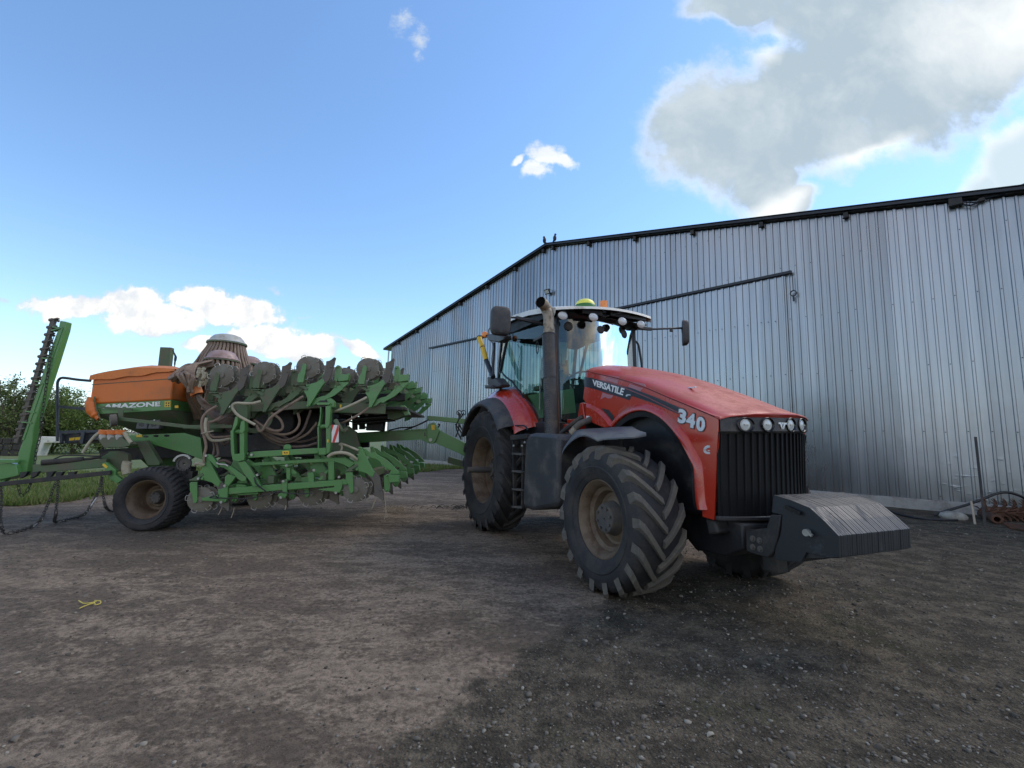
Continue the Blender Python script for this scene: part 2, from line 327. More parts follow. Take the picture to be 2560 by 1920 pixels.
# ------------------------------------------------------------ sky
W = bpy.data.worlds.new('World'); C.world = W; W.use_nodes = True
def build_world():
    nt = W.node_tree; nt.nodes.clear(); b = NB(nt)
    out = b.n('ShaderNodeOutputWorld'); bg = b.n('ShaderNodeBackground'); b.l(bg.outputs[0], out.inputs[0]); bg.inputs[1].default_value = SKY_STR
    sky = b.n('ShaderNodeTexSky'); sky.sky_type = 'NISHITA'; sky.sun_disc = False; sky.sun_elevation = SUN_EL; sky.sun_rotation = SUN_AZ
    sky.air_density = 1.0; sky.dust_density = .1; sky.ozone_density = 1.6
    tc = b.n('ShaderNodeTexCoord'); g = tc.outputs['Generated']
    sx = b.n('ShaderNodeSeparateXYZ'); b.l(g, sx.inputs[0]); X, Y, Z = sx.outputs
    ay = b.math('MAXIMUM', b.math('ABSOLUTE', Y), .05)
    cb = b.n('ShaderNodeCombineXYZ'); b.l(b.math('DIVIDE', X, ay), cb.inputs[0]); b.l(b.math('DIVIDE', Z, ay), cb.inputs[1]); T = cb.outputs[0]
    def warp(scale, amt):
        w = b.n('ShaderNodeTexNoise'); w.inputs['Scale'].default_value = scale; w.inputs['Detail'].default_value = 5; b.l(T, w.inputs['Vector'])
        s1 = b.n('ShaderNodeVectorMath', operation='SUBTRACT'); b.l(w.outputs['Color'], s1.inputs[0]); s1.inputs[1].default_value = (.5, .5, .5)
        s2 = b.n('ShaderNodeVectorMath', operation='MULTIPLY_ADD'); b.l(s1.outputs[0], s2.inputs[0]); s2.inputs[1].default_value = (amt, amt, 0); b.l(T, s2.inputs[2]); return s2.outputs[0]
    T1 = warp(4, .16); T2 = warp(16, .05)
    def blobs(lst, tv):
        acc = None
        for x, y, rx, ry, rot in lst:
            d = ray('D', x, y); tx, tz = d.x/d.y, d.z/d.y; dx = ray('D', x+rx, y); dy = ray('D', x, y-ry)
            ax = abs(dx.x/dx.y-tx); az = abs(dy.z/dy.y-tz)
            mv = b.mapv(tv, (ax, az, 1), (tx, tz, 0), (0, 0, R_(rot)), 'TEXTURE')
            ln = b.n('ShaderNodeVectorMath', operation='LENGTH'); b.l(mv, ln.inputs[0])
            f = b.math('SUBTRACT', 1, ln.outputs['Value']); acc = f if acc is None else b.math('MAXIMUM', acc, f)
        return acc
    fb1 = b.noise(T, 6, 12, .64); fb2 = b.noise(T, 20, 10, .66); fb3 = b.noise(T, 3.6, 9, .6, .5)
    big = blobs([(1560,290,185,150,0),(1720,230,340,185,20),(1950,130,380,215,18),(1850,20,280,110,0),(2180,60,300,190,15),(1640,385,110,90,10),(1700,450,100,45,25),(1620,-10,160,50,10),(1950,270,190,34,24)], T1)
    rgt = blobs([(2215,360,200,100,32),(2110,400,90,50,20)], T1)
    sml = blobs([(1178,335,48,38,0),(1220,352,42,20,-12),(1160,368,42,26,0),(1120,345,24,10,30)], T2)
    wsp = blobs([(868,45,46,34,0),(905,85,28,50,0),(900,120,20,22,0),(600,625,32,14,-15),(655,686,22,6,0),(12,647,30,7,0)], T2)
    lef = blobs([(165,662,135,30,0),(275,655,95,44,0),(340,690,140,42,0),(500,668,150,42,-8),(585,735,115,42,0),(665,750,80,38,-5),(455,745,70,22,0),(775,750,68,20,-24),(430,648,80,36,0)], T2)
    def mask(f, n, k, amp, lo, hi):
        return b.ramp(b.math('ADD', b.math('MULTIPLY', f, k), b.math('MULTIPLY', b.math('SUBTRACT', n, .5), amp)), lo, hi)
    mb_ = mask(big, fb1, 1.7, 1.9, -.08, .66); mr = mask(rgt, fb1, 1, 1.2, -.02, .5); ms = mask(sml, fb2, 1.0, 1.7, .05, .62)
    mw = b.math('MULTIPLY', mask(wsp, fb2, .8, 2.4, .12, 1.0), .8); ml = mask(lef, fb2, 1.3, 1.5, .04, .46)
    front = b.math('GREATER_THAN', Y, 0.0)
    # brightness of the thick cloud: white rims and a glow where the sun stands behind it
    brt = blobs([(2190,60,330,150,10),(1680,455,120,40,20),(1880,330,170,28,24),(1640,80,40,60,-45),(1450,130,60,28,0)], T1)
    thin = b.ramp(mb_, 1.0, .45)
    bb = b.math('ADD', b.math('MULTIPLY', b.ramp(brt, -.1, .9), .8), b.math('ADD', b.math('MULTIPLY', thin, .55), b.math('MULTIPLY', b.math('ADD', b.math('SUBTRACT', fb3, .42), b.math('MULTIPLY', b.math('SUBTRACT', b.noise(T1, 9, 9, .6), .5), .7)), 1.0)), clamp=True)
    cbig = b.mix(bb, CL_GREY, CL_WHITE)
    sh = b.math('MULTIPLY', b.ramp(b.math('ADD', b.noise(T2, 11, 6, .6), b.math('MULTIPLY', b.ramp(ml, .9, .3), .15)), .42, .68), .85)
    cw = b.mix(sh, CL_WARM, CL_SHADE)
    # rest of the sky: bright warm clouds added as fill light, also seen in reflections
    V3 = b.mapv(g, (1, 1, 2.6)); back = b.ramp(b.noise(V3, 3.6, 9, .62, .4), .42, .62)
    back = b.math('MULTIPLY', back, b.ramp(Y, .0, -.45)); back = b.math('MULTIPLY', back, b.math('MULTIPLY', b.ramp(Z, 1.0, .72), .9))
    # towards the horizon the air whitens
    sk = sky.outputs[0]
    hz = b.math('POWER', b.math('SUBTRACT', 1, b.math('MAXIMUM', Z, 0), clamp=True), 9.0)
    c = b.mix(b.math('MULTIPLY', hz, .75), b.mix(1.0, sk, SKY_TINT, 'MULTIPLY'), HZ_COL)
    for mk_, cc in ((mb_, cbig), (mr, b.mix(b.ramp(rgt, .1, .7), CL_WHITE, CL_LG)), (ms, b.mix(b.ramp(b.math('ADD', fb3, b.math('MULTIPLY', X, -.3)), .3, .7), CL_WHITE, CL_SHADE)), (mw, CL_SHADE), (ml, cw)):
        c = b.mix(b.math('MULTIPLY', mk_, front), c, cc)
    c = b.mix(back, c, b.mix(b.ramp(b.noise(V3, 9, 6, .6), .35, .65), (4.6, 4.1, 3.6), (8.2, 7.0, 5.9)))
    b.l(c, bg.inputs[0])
SKY_STR = .15
SKY_TINT = (.82, .95, 1.03)
CL_WHITE = (4.1, 4.25, 4.3); CL_GREY = (1.9, 2.35, 2.7); CL_WARM = (4.35, 4.25, 4.05); CL_SHADE = (2.7, 3.05, 3.5); CL_LG = (2.7, 3.3, 3.7); HZ_COL = (3.7, 4.2, 4.6)
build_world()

# ------------------------------------------------------------ ground
GL0 = Vector((-.62, 2.34)); GL1 = Vector((1.11, 4.88)); GD = (GL1-GL0).normalized(); GN = Vector((GD.y, -GD.x))   # gravelly side lies to the right
def mat_ground():
    m, nt = newmat('yard_dirt'); b = NB(nt)
    out = b.n('ShaderNodeOutputMaterial'); p = b.n('ShaderNodeBsdfPrincipled'); b.l(p.outputs[0], out.inputs[0])
    tc = b.n('ShaderNodeTexCoord'); v = tc.outputs['Object']; sx = b.n('ShaderNodeSeparateXYZ'); b.l(v, sx.inputs[0])
    st = b.mapv(v, (.55, 1.5, 1), rot=(0, 0, R_(-28)))
    big = b.noise(st, .75, 7, .62, .4); mid = b.noise(b.mapv(v, (.8, 1.4, 1), rot=(0, 0, R_(-28))), 4.2, 9, .72, .3); fine = b.noise(v, 24, 8, .72); vf = b.noise(v, 120, 4, .7)
    pebble = b.n('ShaderNodeTexVoronoi'); pebble.inputs['Scale'].default_value = 55; b.l(v, pebble.inputs['Vector'])
    d = b.math('ADD', b.math('MULTIPLY', b.math('SUBTRACT', sx.outputs[0], GL0.x), GN.x), b.math('MULTIPLY', b.math('SUBTRACT', sx.outputs[1], GL0.y), GN.y))
    dn = b.math('ADD', d, b.math('MULTIPLY', b.math('SUBTRACT', b.noise(v, 2.2, 7, .65), .5), .9))
    far = b.math('SUBTRACT', 1, b.ramp(sx.outputs[1], 5.2, 6.6)); rgt = b.ramp(sx.outputs[0], 2.6, 4.2)
    gr = b.math('MULTIPLY', b.ramp(dn, -.05, .12), b.math('MAXIMUM', far, rgt))
    k = b.math('ADD', b.math('MULTIPLY', big, .5), b.math('MULTIPLY', mid, .5))
    packed = b.mix(b.ramp(b.math('ADD', k, b.math('MULTIPLY', b.math('SUBTRACT', fine, .5), .22)), .45, .57), (.160, .120, .085), (.32, .243, .172))
    packed = b.mix(b.math('MULTIPLY', b.ramp(b.noise(v, .5, 3, .5), .45, .7), .4), packed, (.21, .15, .108))
    packed = b.mix(b.math('MULTIPLY', b.ramp(b.noise(v, 6, 6, .7), .5, .72), .55), packed, (.062, .049, .037))
    loose = b.mix(b.ramp(b.noise(v, 3.5, 7, .7), .38, .66), (.064, .052, .036), (.175, .142, .097))
    moss = b.math('MULTIPLY', b.ramp(b.noise(v, 1.1, 5, .65), .54, .70), .55)
    loose = b.mix(moss, loose, (.055, .058, .026))
    c = b.mix(gr, packed, loose)
    left = b.math('MULTIPLY', b.ramp(b.math('SUBTRACT', b.math('MULTIPLY', sx.outputs[0], -1), b.math('MULTIPLY', big, 2)), 1.5, 5), .25)
    c = b.mix(left, c, (.062, .053, .044))
    grain = b.math('ADD', b.math('MULTIPLY', b.ramp(fine, .36, .64), .62), b.math('MULTIPLY', b.ramp(vf, .35, .65), .38)); gm = b.math('ADD', .50, b.math('MULTIPLY', grain, .95)); cg = b.n('ShaderNodeCombineColor'); [b.l(gm, cg.inputs[i_]) for i_ in range(3)]
    c = b.mix(1.0, c, cg.outputs[0], 'MULTIPLY')
    cell = b.n('ShaderNodeSeparateColor'); b.l(pebble.outputs['Color'], cell.inputs[0])
    pk = b.math('MULTIPLY', b.math('GREATER_THAN', cell.outputs[0], .74), b.math('LESS_THAN', pebble.outputs['Distance'], .33))
    c = b.mix(b.math('MULTIPLY', pk, b.math('ADD', b.math('MULTIPLY', gr, .5), .25)), c, b.mix(cell.outputs[1], (.025, .022, .018), (.30, .27, .22)))
    b.l(c, p.inputs['Base Color']); p.inputs['Roughness'].default_value = .93; p.inputs['Specular IOR Level'].default_value = .25
    h = b.math('ADD', b.math('MULTIPLY', fine, .6), b.math('MULTIPLY', mid, .8)); h = b.math('ADD', h, b.math('MULTIPLY', vf, .25))
    h = b.math('SUBTRACT', h, b.math('MULTIPLY', b.math('MULTIPLY', pebble.outputs['Distance'], .5), gr))
    bp = b.n('ShaderNodeBump'); bp.inputs['Strength'].default_value = 1.0; bp.inputs['Distance'].default_value = .05
    b.l(h, bp.inputs['Height']); b.l(bp.outputs[0], p.inputs['Normal']); return m
def gside(x, y): return (Vector((x, y))-GL0).dot(GN)
def ground_h(x, y):
    if y < -2 or y > 30 or abs(x) > 30: return 0.0
    r = mn.noise(Vector((x*.9, y*1.6, 0)))*.012+mn.noise(Vector((x*3.1, y*4.3, 5)))*.008+mn.noise(Vector((x*9, y*9, 3)))*.007
    if gside(x, y) > 0 and y < 7: r += mn.noise(Vector((x*16, y*16, 9)))*.006+.006
    return r-.004
def build_ground():
    def axis(a, b, st, far):
        r = list(np.arange(a, b, st)); s = st; x = r[-1]
        while x < far: s *= 1.35; x += s; r.append(x)
        s = st; x = a
        while x > -far: s *= 1.35; x -= s; r.insert(0, x)
        return r
    xs = axis(-7.5, 7.5, .06, 4000); ys = axis(.4, 12, .06, 4000); nx = len(xs); vs = [(x, y, ground_h(x, y)) for y in ys for x in xs]
    fs = [(j*nx+i, j*nx+i+1, (j+1)*nx+i+1, (j+1)*nx+i) for j in range(len(ys)-1) for i in range(nx-1)]
    me = bpy.data.meshes.new('ground'); me.from_pydata(vs, [], fs); me.shade_smooth(); me.materials.append(mat_ground())
    o = bpy.data.objects.new('ground', me); COL.objects.link(o); tag(o, 'brown trampled dirt yard with darker gravelly ground at the right', kind='structure')
build_ground()

def fast_mesh(name, verts, faces_flat, npf, m, smooth=False):
    me = bpy.data.meshes.new(name); nv = len(verts); nf = len(faces_flat)//npf
    me.vertices.add(nv); me.vertices.foreach_set('co', np.asarray(verts, dtype=np.float32).ravel())
    me.loops.add(len(faces_flat)); me.loops.foreach_set('vertex_index', np.asarray(faces_flat, dtype=np.int32))
    me.polygons.add(nf); me.polygons.foreach_set('loop_start', np.arange(0, nf*npf, npf, dtype=np.int32))
    me.polygons.foreach_set('loop_total', np.full(nf, npf, dtype=np.int32)) if False else None
    me.update(calc_edges=True); me.validate(); me.materials.append(m)
    if smooth: me.shade_smooth()
    o = bpy.data.objects.new(name, me); COL.objects.link(o); return o
def mat_vary(name, cols, rough=.9, scale=40, trans=0):
    """colour differs from stone to stone / leaf to leaf"""
    m, nt = newmat(name); b = NB(nt); out = b.n('ShaderNodeOutputMaterial'); p = b.n('ShaderNodeBsdfPrincipled')
    g = b.n('ShaderNodeNewGeometry'); r = b.n('ShaderNodeValToRGB'); b.l(g.outputs['Random Per Island'], r.inputs[0])
    el = r.color_ramp.elements
    for i, c in enumerate(cols):
        e = el[i] if i < 2 else el.new(0); 
    for i, e in enumerate(el): e.position = i/(len(cols)-1); e.color = (*cols[i], 1)
    b.l(r.outputs[0], p.inputs['Base Color']); p.inputs['Roughness'].default_value = rough; p.inputs['Specular IOR Level'].default_value = .3
    if trans:
        mx = b.n('ShaderNodeMixShader'); tr = b.n('ShaderNodeBsdfTranslucent'); b.l(r.outputs[0], tr.inputs[0]); mx.inputs[0].default_value = trans
        b.l(p.outputs[0], mx.inputs[1]); b.l(tr.outputs[0], mx.inputs[2]); b.l(mx.outputs[0], out.inputs[0])
    else: b.l(p.outputs[0], out.inputs[0])
    return m
# loose stones, too many to count
def build_gravel():
    base = np.array([(math.cos(a)*math.cos(e), math.sin(a)*math.cos(e), math.sin(e)) for e in (-.6, .55) for a in np.arange(5)*2*math.pi/5+(.6 if e > 0 else 0)]+[(0, 0, 1)])
    fc = [(i, (i+1)%5, 5+i) for i in range(5)]+[((i+1)%5, 5+(i+1)%5, 5+i) for i in range(5)]+[(5+i, 5+(i+1)%5, 10) for i in range(5)]
    fc = np.array(fc); V = []; F = []; n = 0
    for k in range(30000):
        r = rng.random()
        if k < 22000:            # right hand gravel
            y = 1.1+9*rng.random()**1.4; x = rng.uniform(-1.5, 1.25*y+1)
            if gside(x, y) < rng.normal(0, .12): continue
            s = .004+.010*rng.random()**2.5+(.016*rng.random() if rng.random() < .05 else 0)
        else:
            y = 1.2+10*rng.random()**1.2; x = rng.uniform(-1.2*y, .5*y)
            if gside(x, y) > 0: continue
            s = .003+.009*rng.random()**3.5+(.016*rng.random() if rng.random() < .03 else 0)
        q = base*(s*np.array([rng.uniform(.8, 1.5), rng.uniform(.7, 1.1), rng.uniform(.4, .75)]))*(1+.25*rng.standard_normal((11, 1)))
        a = rng.uniform(0, 6.28); ca, sa = math.cos(a), math.sin(a); q = q@np.array([[ca, sa, 0], [-sa, ca, 0], [0, 0, 1]])
        V.append(q+np.array([x, y, ground_h(x, y)+s*.22])); F.append(fc+n); n += 11
    o = fast_mesh('gravel', np.concatenate(V), np.concatenate(F).ravel(), 3, mat_vary('gravel_stone', [(.05,.044,.036), (.09,.08,.065), (.15,.13,.105), (.07,.06,.048), (.30,.27,.22)]))
    tag(o, 'small loose stones scattered over the dirt yard', kind='stuff')
build_gravel()

# grass at the edge of the yard
def build_grass():
    def edge(y): return -9.75-.25*math.sin(y*1.7)-.35*mn.noise(Vector((y*.9, 3, 0)))+max(0, y-11)*.55
    m, nt = newmat('grass_floor'); b = NB(nt); out = b.n('ShaderNodeOutputMaterial'); p = b.n('ShaderNodeBsdfPrincipled'); b.l(p.outputs[0], out.inputs[0])
    tc = b.n('ShaderNodeTexCoord'); b.l(b.mix(b.noise(tc.outputs['Object'], 1.3, 7, .7), (.05, .07, .022), (.15, .18, .05)), p.inputs['Base Color']); p.inputs['Roughness'].default_value = 1
    ys = list(np.arange(9.3, 24, .25)); rows = [[(edge(y)-t, y, .006+min(t, 1)*.03+.04*mn.noise(Vector((t, y, 0)))*min(1, t)) for t in (0, .3, .8, 1.6, 3, 6, 12, 25, 60, 400)] for y in ys]
    rows += [[(edge(24)+3-t+ (y-24)*.2, y, .03) for t in (0, .3, .8, 1.6, 3, 6, 12, 25, 60, 400)] for y in (26, 30, 45, 90, 400)]
    b2 = MB(); b2.grid([[Vector((x, -y, z)) for x, y, z in r] for r in rows]); g = b2.build('grass_verge', m); tag(g, 'patchy green grass ground left of the yard', kind='structure')
    N = 42000; y = 9.3+17*rng.random(N)**1.35; t = rng.random(N)**1.4*9
    e = np.array([edge(q) for q in y]); x = e-t+rng.normal(0, .08, N); h = rng.uniform(.04, .13, N)*(1+.8*rng.random(N)**4); a = rng.uniform(0, 6.28, N); w = rng.uniform(.008, .018, N)*(.6+y/14)
    ln = rng.normal(0, .05, (N, 2)); V = np.zeros((N, 3, 3)); V[:, 0] = np.stack([x-w*np.cos(a), y-w*np.sin(a), np.full(N, .0)], 1); V[:, 1] = np.stack([x+w*np.cos(a), y+w*np.sin(a), np.full(N, .0)], 1)
    V[:, 2] = np.stack([x+ln[:, 0], y+ln[:, 1], h+.02], 1)
    o = fast_mesh('grass', V.reshape(-1, 3), np.arange(N*3), 3, mat_vary('grass_blade', [(.075,.12,.025), (.125,.19,.04), (.17,.22,.06), (.21,.20,.09), (.09,.145,.035)], .8, trans=.25))
    tag(o, 'short green grass blades beside the yard', kind='stuff')
build_grass()

# ------------------------------------------------------------ trees
leafm = [mat_vary('young_leaves', [(.08,.125,.028), (.14,.20,.045), (.19,.25,.06), (.10,.16,.035)], .6, trans=.3), mat_vary('olive_leaves', [(.06,.085,.028), (.11,.14,.04), (.16,.19,.06)], .6, trans=.25)]
def tree(x, y, h, w, label, lm, dense=1.0, top=.35):
    t = empty('leafy_tree', loc=(x, y, 0)); tag(t, label, 'tree', 'trees along the edge of the field')
    b = MB(); tips = []
    for s in range(5):
        a = s*1.256+rng.uniform(-.4, .4); r = w*rng.uniform(.10, .42); hh = h*rng.uniform(.72, 1.0)
        p = [(0, 0, 0), (r*.25*math.cos(a), r*.25*math.sin(a), hh*.25), (r*.7*math.cos(a), r*.7*math.sin(a), hh*.6), (r*math.cos(a), r*math.sin(a), hh)]
        p = catmull(p, 5); b.tube(p, [.075*(1-.85*i/(len(p)-1))*h/4.5 for i in range(len(p))], 6)
        for q in range(9):
            c = p[int(len(p)*(.25+.7*rng.random()))-1]; a2 = rng.uniform(0, 6.28); l = w*rng.uniform(.12, .33)*(1.15-c.z/h*.7); e = c+Vector((l*math.cos(a2), l*math.sin(a2), l*rng.uniform(.3, 1.2)))
            b.tube([c, (c+e)/2+Vector((0, 0, .05)), e], [.018, .012, .005], 4); tips.append((c, e))
        tips.append((p[-4], p[-1]))
    b.build('trunk', M['bark'], t, raw=True)
    n = int(7200*dense); V = np.zeros((n, 4, 3)); k = 0
    cl = []
    for c, e in tips:
        for q in range(5): cl.append((c.lerp(e, rng.uniform(.3, 1.08)), rng.uniform(.10, .26)*w*.35))
    low = [(Vector((rng.uniform(-.5, .5)*w, rng.uniform(-.4, .4)*w, h*rng.uniform(.04, .62))), w*rng.uniform(.08, .16)) for q in range(int(60*dense))]
    cl += low
    for i in range(n):
        c, r = cl[rng.integers(len(cl))]; d = rng.standard_normal(3)*r*.62; p = np.array(c)+d
        if p[2] < .05: p[2] = abs(p[2])+.05
        u = rng.standard_normal(3); u /= np.linalg.norm(u); v = np.cross(u, rng.standard_normal(3)); v /= np.linalg.norm(v); s = rng.uniform(.035, .075)
        V[i] = [p-u*s-v*s*.45, p-u*s*.1-v*s*.7, p+u*s+v*s*.1, p+u*s*.0+v*s*.7]
    o = fast_mesh('crown', V.reshape(-1, 3), np.arange(n*4), 4, lm); o.parent = t
LB = ['tall airy young tree at the far left picture edge', 'bushy tree left of the folded harrow beam', 'airy young tree right behind the folded harrow beam', 'lower dense bright green tree behind the hopper handrail', 'pale green bushy tree behind the hopper corner', 'low dark tree glimpsed beneath the hopper']
for i, (px, Y, h, w, lm, dn) in enumerate([(20, 28, 4.3, 4.4, 1, 1.0), (150, 27, 4.7, 4.2, 1, .8), (235, 29, 3.9, 3.6, 1, .8), (380, 30, 4.0, 4.4, 0, 1.2), (520, 29, 4.1, 4.6, 0, 1.3), (700, 31, 3.2, 4.2, 1, 1.1)]):
    d = ray('1', 0, 960); xx = (px*.38577-1280)/FPX; tree(xx*Y, Y, h, w, LB[i], leafm[lm], dn)
for i, (px, Y, h, w) in enumerate([(-70, 33, 4.2, 5.5), (330, 35, 3.6, 6.0)]):
    tree((px*.38577-1280)/FPX*Y, Y, h, w, ['half hidden olive tree in the back row at the left edge', 'half hidden olive tree in the back row behind the handrail'][i], leafm[1], 1.2)

# ------------------------------------------------------------ metal shed
FA = Frame((-4.866, 27.44), .71429, -.69985)       # u along the gable wall, v towards the yard
def roofz(u): return 10.87-.2255*(9.09-u) if u < 9.09 else 10.87-.2005*(u-9.09)
def build_shed():
    t = empty('metal_shed', FA); tag(t, 'wide corrugated metal shed with a low gable and a black roof edge', 'shed')
    P = .2075; U0, U1 = -4.9, 30.0
    def corrug(u0, u1, zb, zt, v0, name, joints=True):
        prof = []; u = u0; k = 0
        while u < u1-1e-6:
            j = joints and k % 8 == 0; h = .046 if j else .038; w = .058 if j else .042
            for du, dv in ((0, 0), (P-w-.032, 0), (P-w-.016, h), (P-.016, h), (P-.0001, 0)):
                if u+du < u1: prof.append((u+du, v0+dv+(.0 if du else 0)))
            u += P; k += 1
        prof.append((u1, v0)); b = MB(); cols = []
        for u, v in prof:
            top = zt(u); zs = [zb+(top-zb)*i/6 for i in range(7)]
            cols.append([(u, v+.006*mn.noise(Vector((u*1.1, z*.7, 1))), z) for z in zs])
        b.grid(cols); return b.build(name, M['galv'], t, smooth=False)
    corrug(U0, U1, .22, lambda u: roofz(u)-.05, 0, 'gable_wall')
    # sliding door leaves hang 6 cm in front of the wall, below the rail
    d1 = corrug(-.15, 3.5, .16, lambda u: 6.97, .07, 'sliding_door'); d2 = corrug(3.54, 11.3, .16, lambda u: 6.97, .075, 'sliding_door'); d3 = corrug(11.34, 19.05, .16, lambda u: 6.97, .07, 'sliding_door')
    e = MB()
    for u in (3.52,): e.box((u, .085, 3.55), (.035, .03, 6.8))
    e.build('door_edge', M['blacksteel'], t)
    b = MB(); b.box((9.5, .13, 7.04), (19.5, .10, .09)); b.build('door_rail', M['blacksteel'], t, bevel=.005)
    b = MB(); b.box((19.27, .15, 6.66), (.02, .02, .5)); b.lathe([(-.02, .07), (.02, .07), (.02, .10), (-.02, .10)], (19.27, .15, 6.33), (0, 1, 0), 12, True); b.box((19.27, .15, 6.15), (.05, .03, .16)); b.build('hanging_hook', M['blacksteel'], t)
    b = MB(); near = []     # screws in rows at the girts
    for r, z in enumerate((.35, 2.0, 3.76, 5.53, 7.25, 8.9)):
        k = 0; u = U0
        while u < 26:
            if k % 2 == (r % 2) or k % 8 == 0:
                if z < roofz(u)-.3 and u > -4.8:
                    inn = (-.1 < u < 19 and z < 6.9); q = (u+P-.036, .033+(.078 if inn else 0), z+rng.uniform(-.02, .02)); (near.append(q) if u > 15.5 and len(near) < 100 else b.box(q, (.03, .012, .022)))
            u += P; k += 1
    b.build('screws', M['blacksteel'], t, smooth=False)['kind'] = 'stuff'
    k = MB(); k.box((0, 0, 0), (.03, .012, .022)); k0 = k.build('screw', M['blacksteel'], t, smooth=False); k0.location = L(near[0])
    for q in near[1:]: kc = k0.copy(); COL.objects.link(kc); kc.location = L(q)
    # verge trim, roof sheets, purlin ends
    b = MB()
    for ua, ub in ((-5.6, 9.09), (9.09, 30.0)):
        b.bar((ua, .18, roofz(ua)+.05), (ub, .18, roofz(ub)+.05), .07, .13, up=(0, 1, 0))
    b.build('verge_trim', M['blacksteel'], t)
    b = MB()
    for ua, ub in ((-5.6, 9.09), (9.09, 30.0)):
        b.grid([[(ua, .24, roofz(ua)+.12), (ub, .24, roofz(ub)+.12)], [(ua, -60, roofz(ua)+.12), (ub, -60, roofz(ub)+.12)]], .02)
    b.build('roof', M['blacksteel'], t)
    b = MB()
    for ua, ub in ((-5.55, 9.09), (9.09, 30)):
        b.grid([[(ua, .15, roofz(ua)+.0), (ub, .15, roofz(ub)+.0)], [(ua, -.5, roofz(ua)), (ub, -.5, roofz(ub))]])
    b.build('soffit', M['galv'], t)
    for u in (-3.86, -1.77, .36, 2.55, 4.81, 6.95, 8.85, 9.45, 11.5, 13.77, 16.13, 18.45, 20.73, 23.08):
        b = MB(); b.box((0, 0, 0), (.12, .16, .15)); b.box((0, .03, -.085), (.16, .10, .02)); b.build('purlin_end', M['chassis'], t, bevel=.006).location = L((u, .10, roofz(u)-.10))
    b = MB(); b.grid([[(U0, 0, .2), (U0, 0, roofz(U0)-.05)], [(U0, -60, .2), (U0, -60, roofz(U0)-.05)]]); b.grid([[(30, 0, .2), (30, 0, 6)], [(30, -60, .2), (30, -60, 6)]]); b.grid([[(U0, -60, .2), (U0, -60, 7)], [(30, -60, .2), (30, -60, 7)]]); b.build('side_wall', M['galv'], t)
    b = MB(); b.box((12.4, -.02, .08), (35, .34, .36)); b.build('plinth', M['concrete'], t, bevel=.02)
    b = MB(); b.bar((-5.0, .14, roofz(-5)-.25), (-4.95, .2, .3), .08, .08); b.build('corner_downpipe', M['galv'], t)
    # cable along the verge at the right
    b = MB(); b.tube([(22.9, .1, 8.0), (23.1, .14, 7.98), (23.4, .12, 7.86), (23.6, .13, 7.90), (23.9, .12, 7.90), (24.4, .12, 8.02), (25.5, .12, 7.7)], .022, 6, 6); b.tube([(23.15, .13, 7.93), (23.3, .15, 7.80), (23.55, .14, 7.86)], .02, 6, 5); b.build('verge_cable', M['blacksteel'], t)
    b = MB(); b.box((23.05, .14, 7.99), (.26, .16, .22)); b.build('junction_box', M['chassis'], t, bevel=.01); b = MB(); b.box((23.52, .14, 7.88), (.12, .08, .09)); b.build('cable_joint', M['chassis'], t, bevel=.01)
    # dents near the bottom right
    return t
shed = build_shed()
def wall_thing(name, b, m, u, v, z, label, cat):
    o = b.build(name, m, None, bevel=.004); o.location = (FA.o+FA.U*u+FA.V*v+Vector((0, 0, z))); o.rotation_euler = (0, 0, FA.rot); return tag(o, label, cat)
b = MB(); b.box((0, .22, 0), (.30, .05, .24), Matrix.Rotation(R_(-30), 3, 'X')); b.box((0, .10, -.02), (.05, .2, .05)); b.box((.10, .12, .10), (.02, .2, .02)); fl = wall_thing('floodlight', b, M['blacksteel'], 9.22, 0, 8.55, 'small square black floodlight on the gable wall above the tractor', 'floodlight')
b = MB(); b.box((0, .253, -.012), (.22, .01, .17), Matrix.Rotation(R_(-30), 3, 'X')); b.build('lamp_glass', M['lens'], fl)
def bird(u, s, label):
    b = MB(); b.ball((0, 0, .0), .10, 12, (.9, .8, 1.5)); b.ball((.03*s, 0, .17), .055, 10); b.tube([(.06*s, 0, .17), (.13*s, 0, .16)], [.018, .003], 5); b.tube([(-.04*s, 0, -.08), (-.15*s, 0, -.22)], [.05, .02], 6)
    b.tube([(0, .03, -.13), (0, .03, -.22)], .008, 4); b.tube([(0, -.03, -.13), (0, -.03, -.22)], .008, 4)
    o = b.build('bird', M['bird']); o.location = FA.o+FA.U*u+FA.V*.2+Vector((0, 0, roofz(u)+.33)); o.rotation_euler = (0, 0, FA.rot); tag(o, label, 'bird')
bird(8.98, -1, 'small dark bird perched left on the shed ridge'); bird(9.62, 1, 'larger dark bird perched upright just right of the shed ridge')

# things lying along the shed
def yard(name, b, m, label, cat, **k):
    o = b.build(name, m, None, raw=False, **k); return tag(o, label, cat)
def gp(z, x, y, h=0):     # point on the ground
    p = GW.at(z, x, y, z=h); return Vector((GW.U.x*p.x+GW.V.x*p.y, GW.U.y*p.x+GW.V.y*p.y, h))
def wp(z, x, y, v):       # point at distance v in front of the gable
    p = FA.at(z, x, y, v=v); w = FA.o+FA.U*p.x+FA.V*p.y; return Vector((w.x, w.y, p.z))
def fl_(p): return (p[0], -p[1], p[2])
b = MB(); base = gp('a', 1565, 1525); tp = wp('a', 1430, 290, 2.1); b.bar(fl_(base-Vector((0,0,.05))), fl_(tp), .045, .04); yard('leaning_post', b, M['chassis'], 'thin dark steel post leaning upright in front of the right wall', 'post')
b = MB(); base = gp('a', 1425, 1500); tp = wp('a', 1370, 1180, 2.0); b.tube([fl_(base), fl_(tp)], .02, 6); yard('thin_stake', b, M['straw'], 'short thin stake just left of the leaning steel post', 'stake')
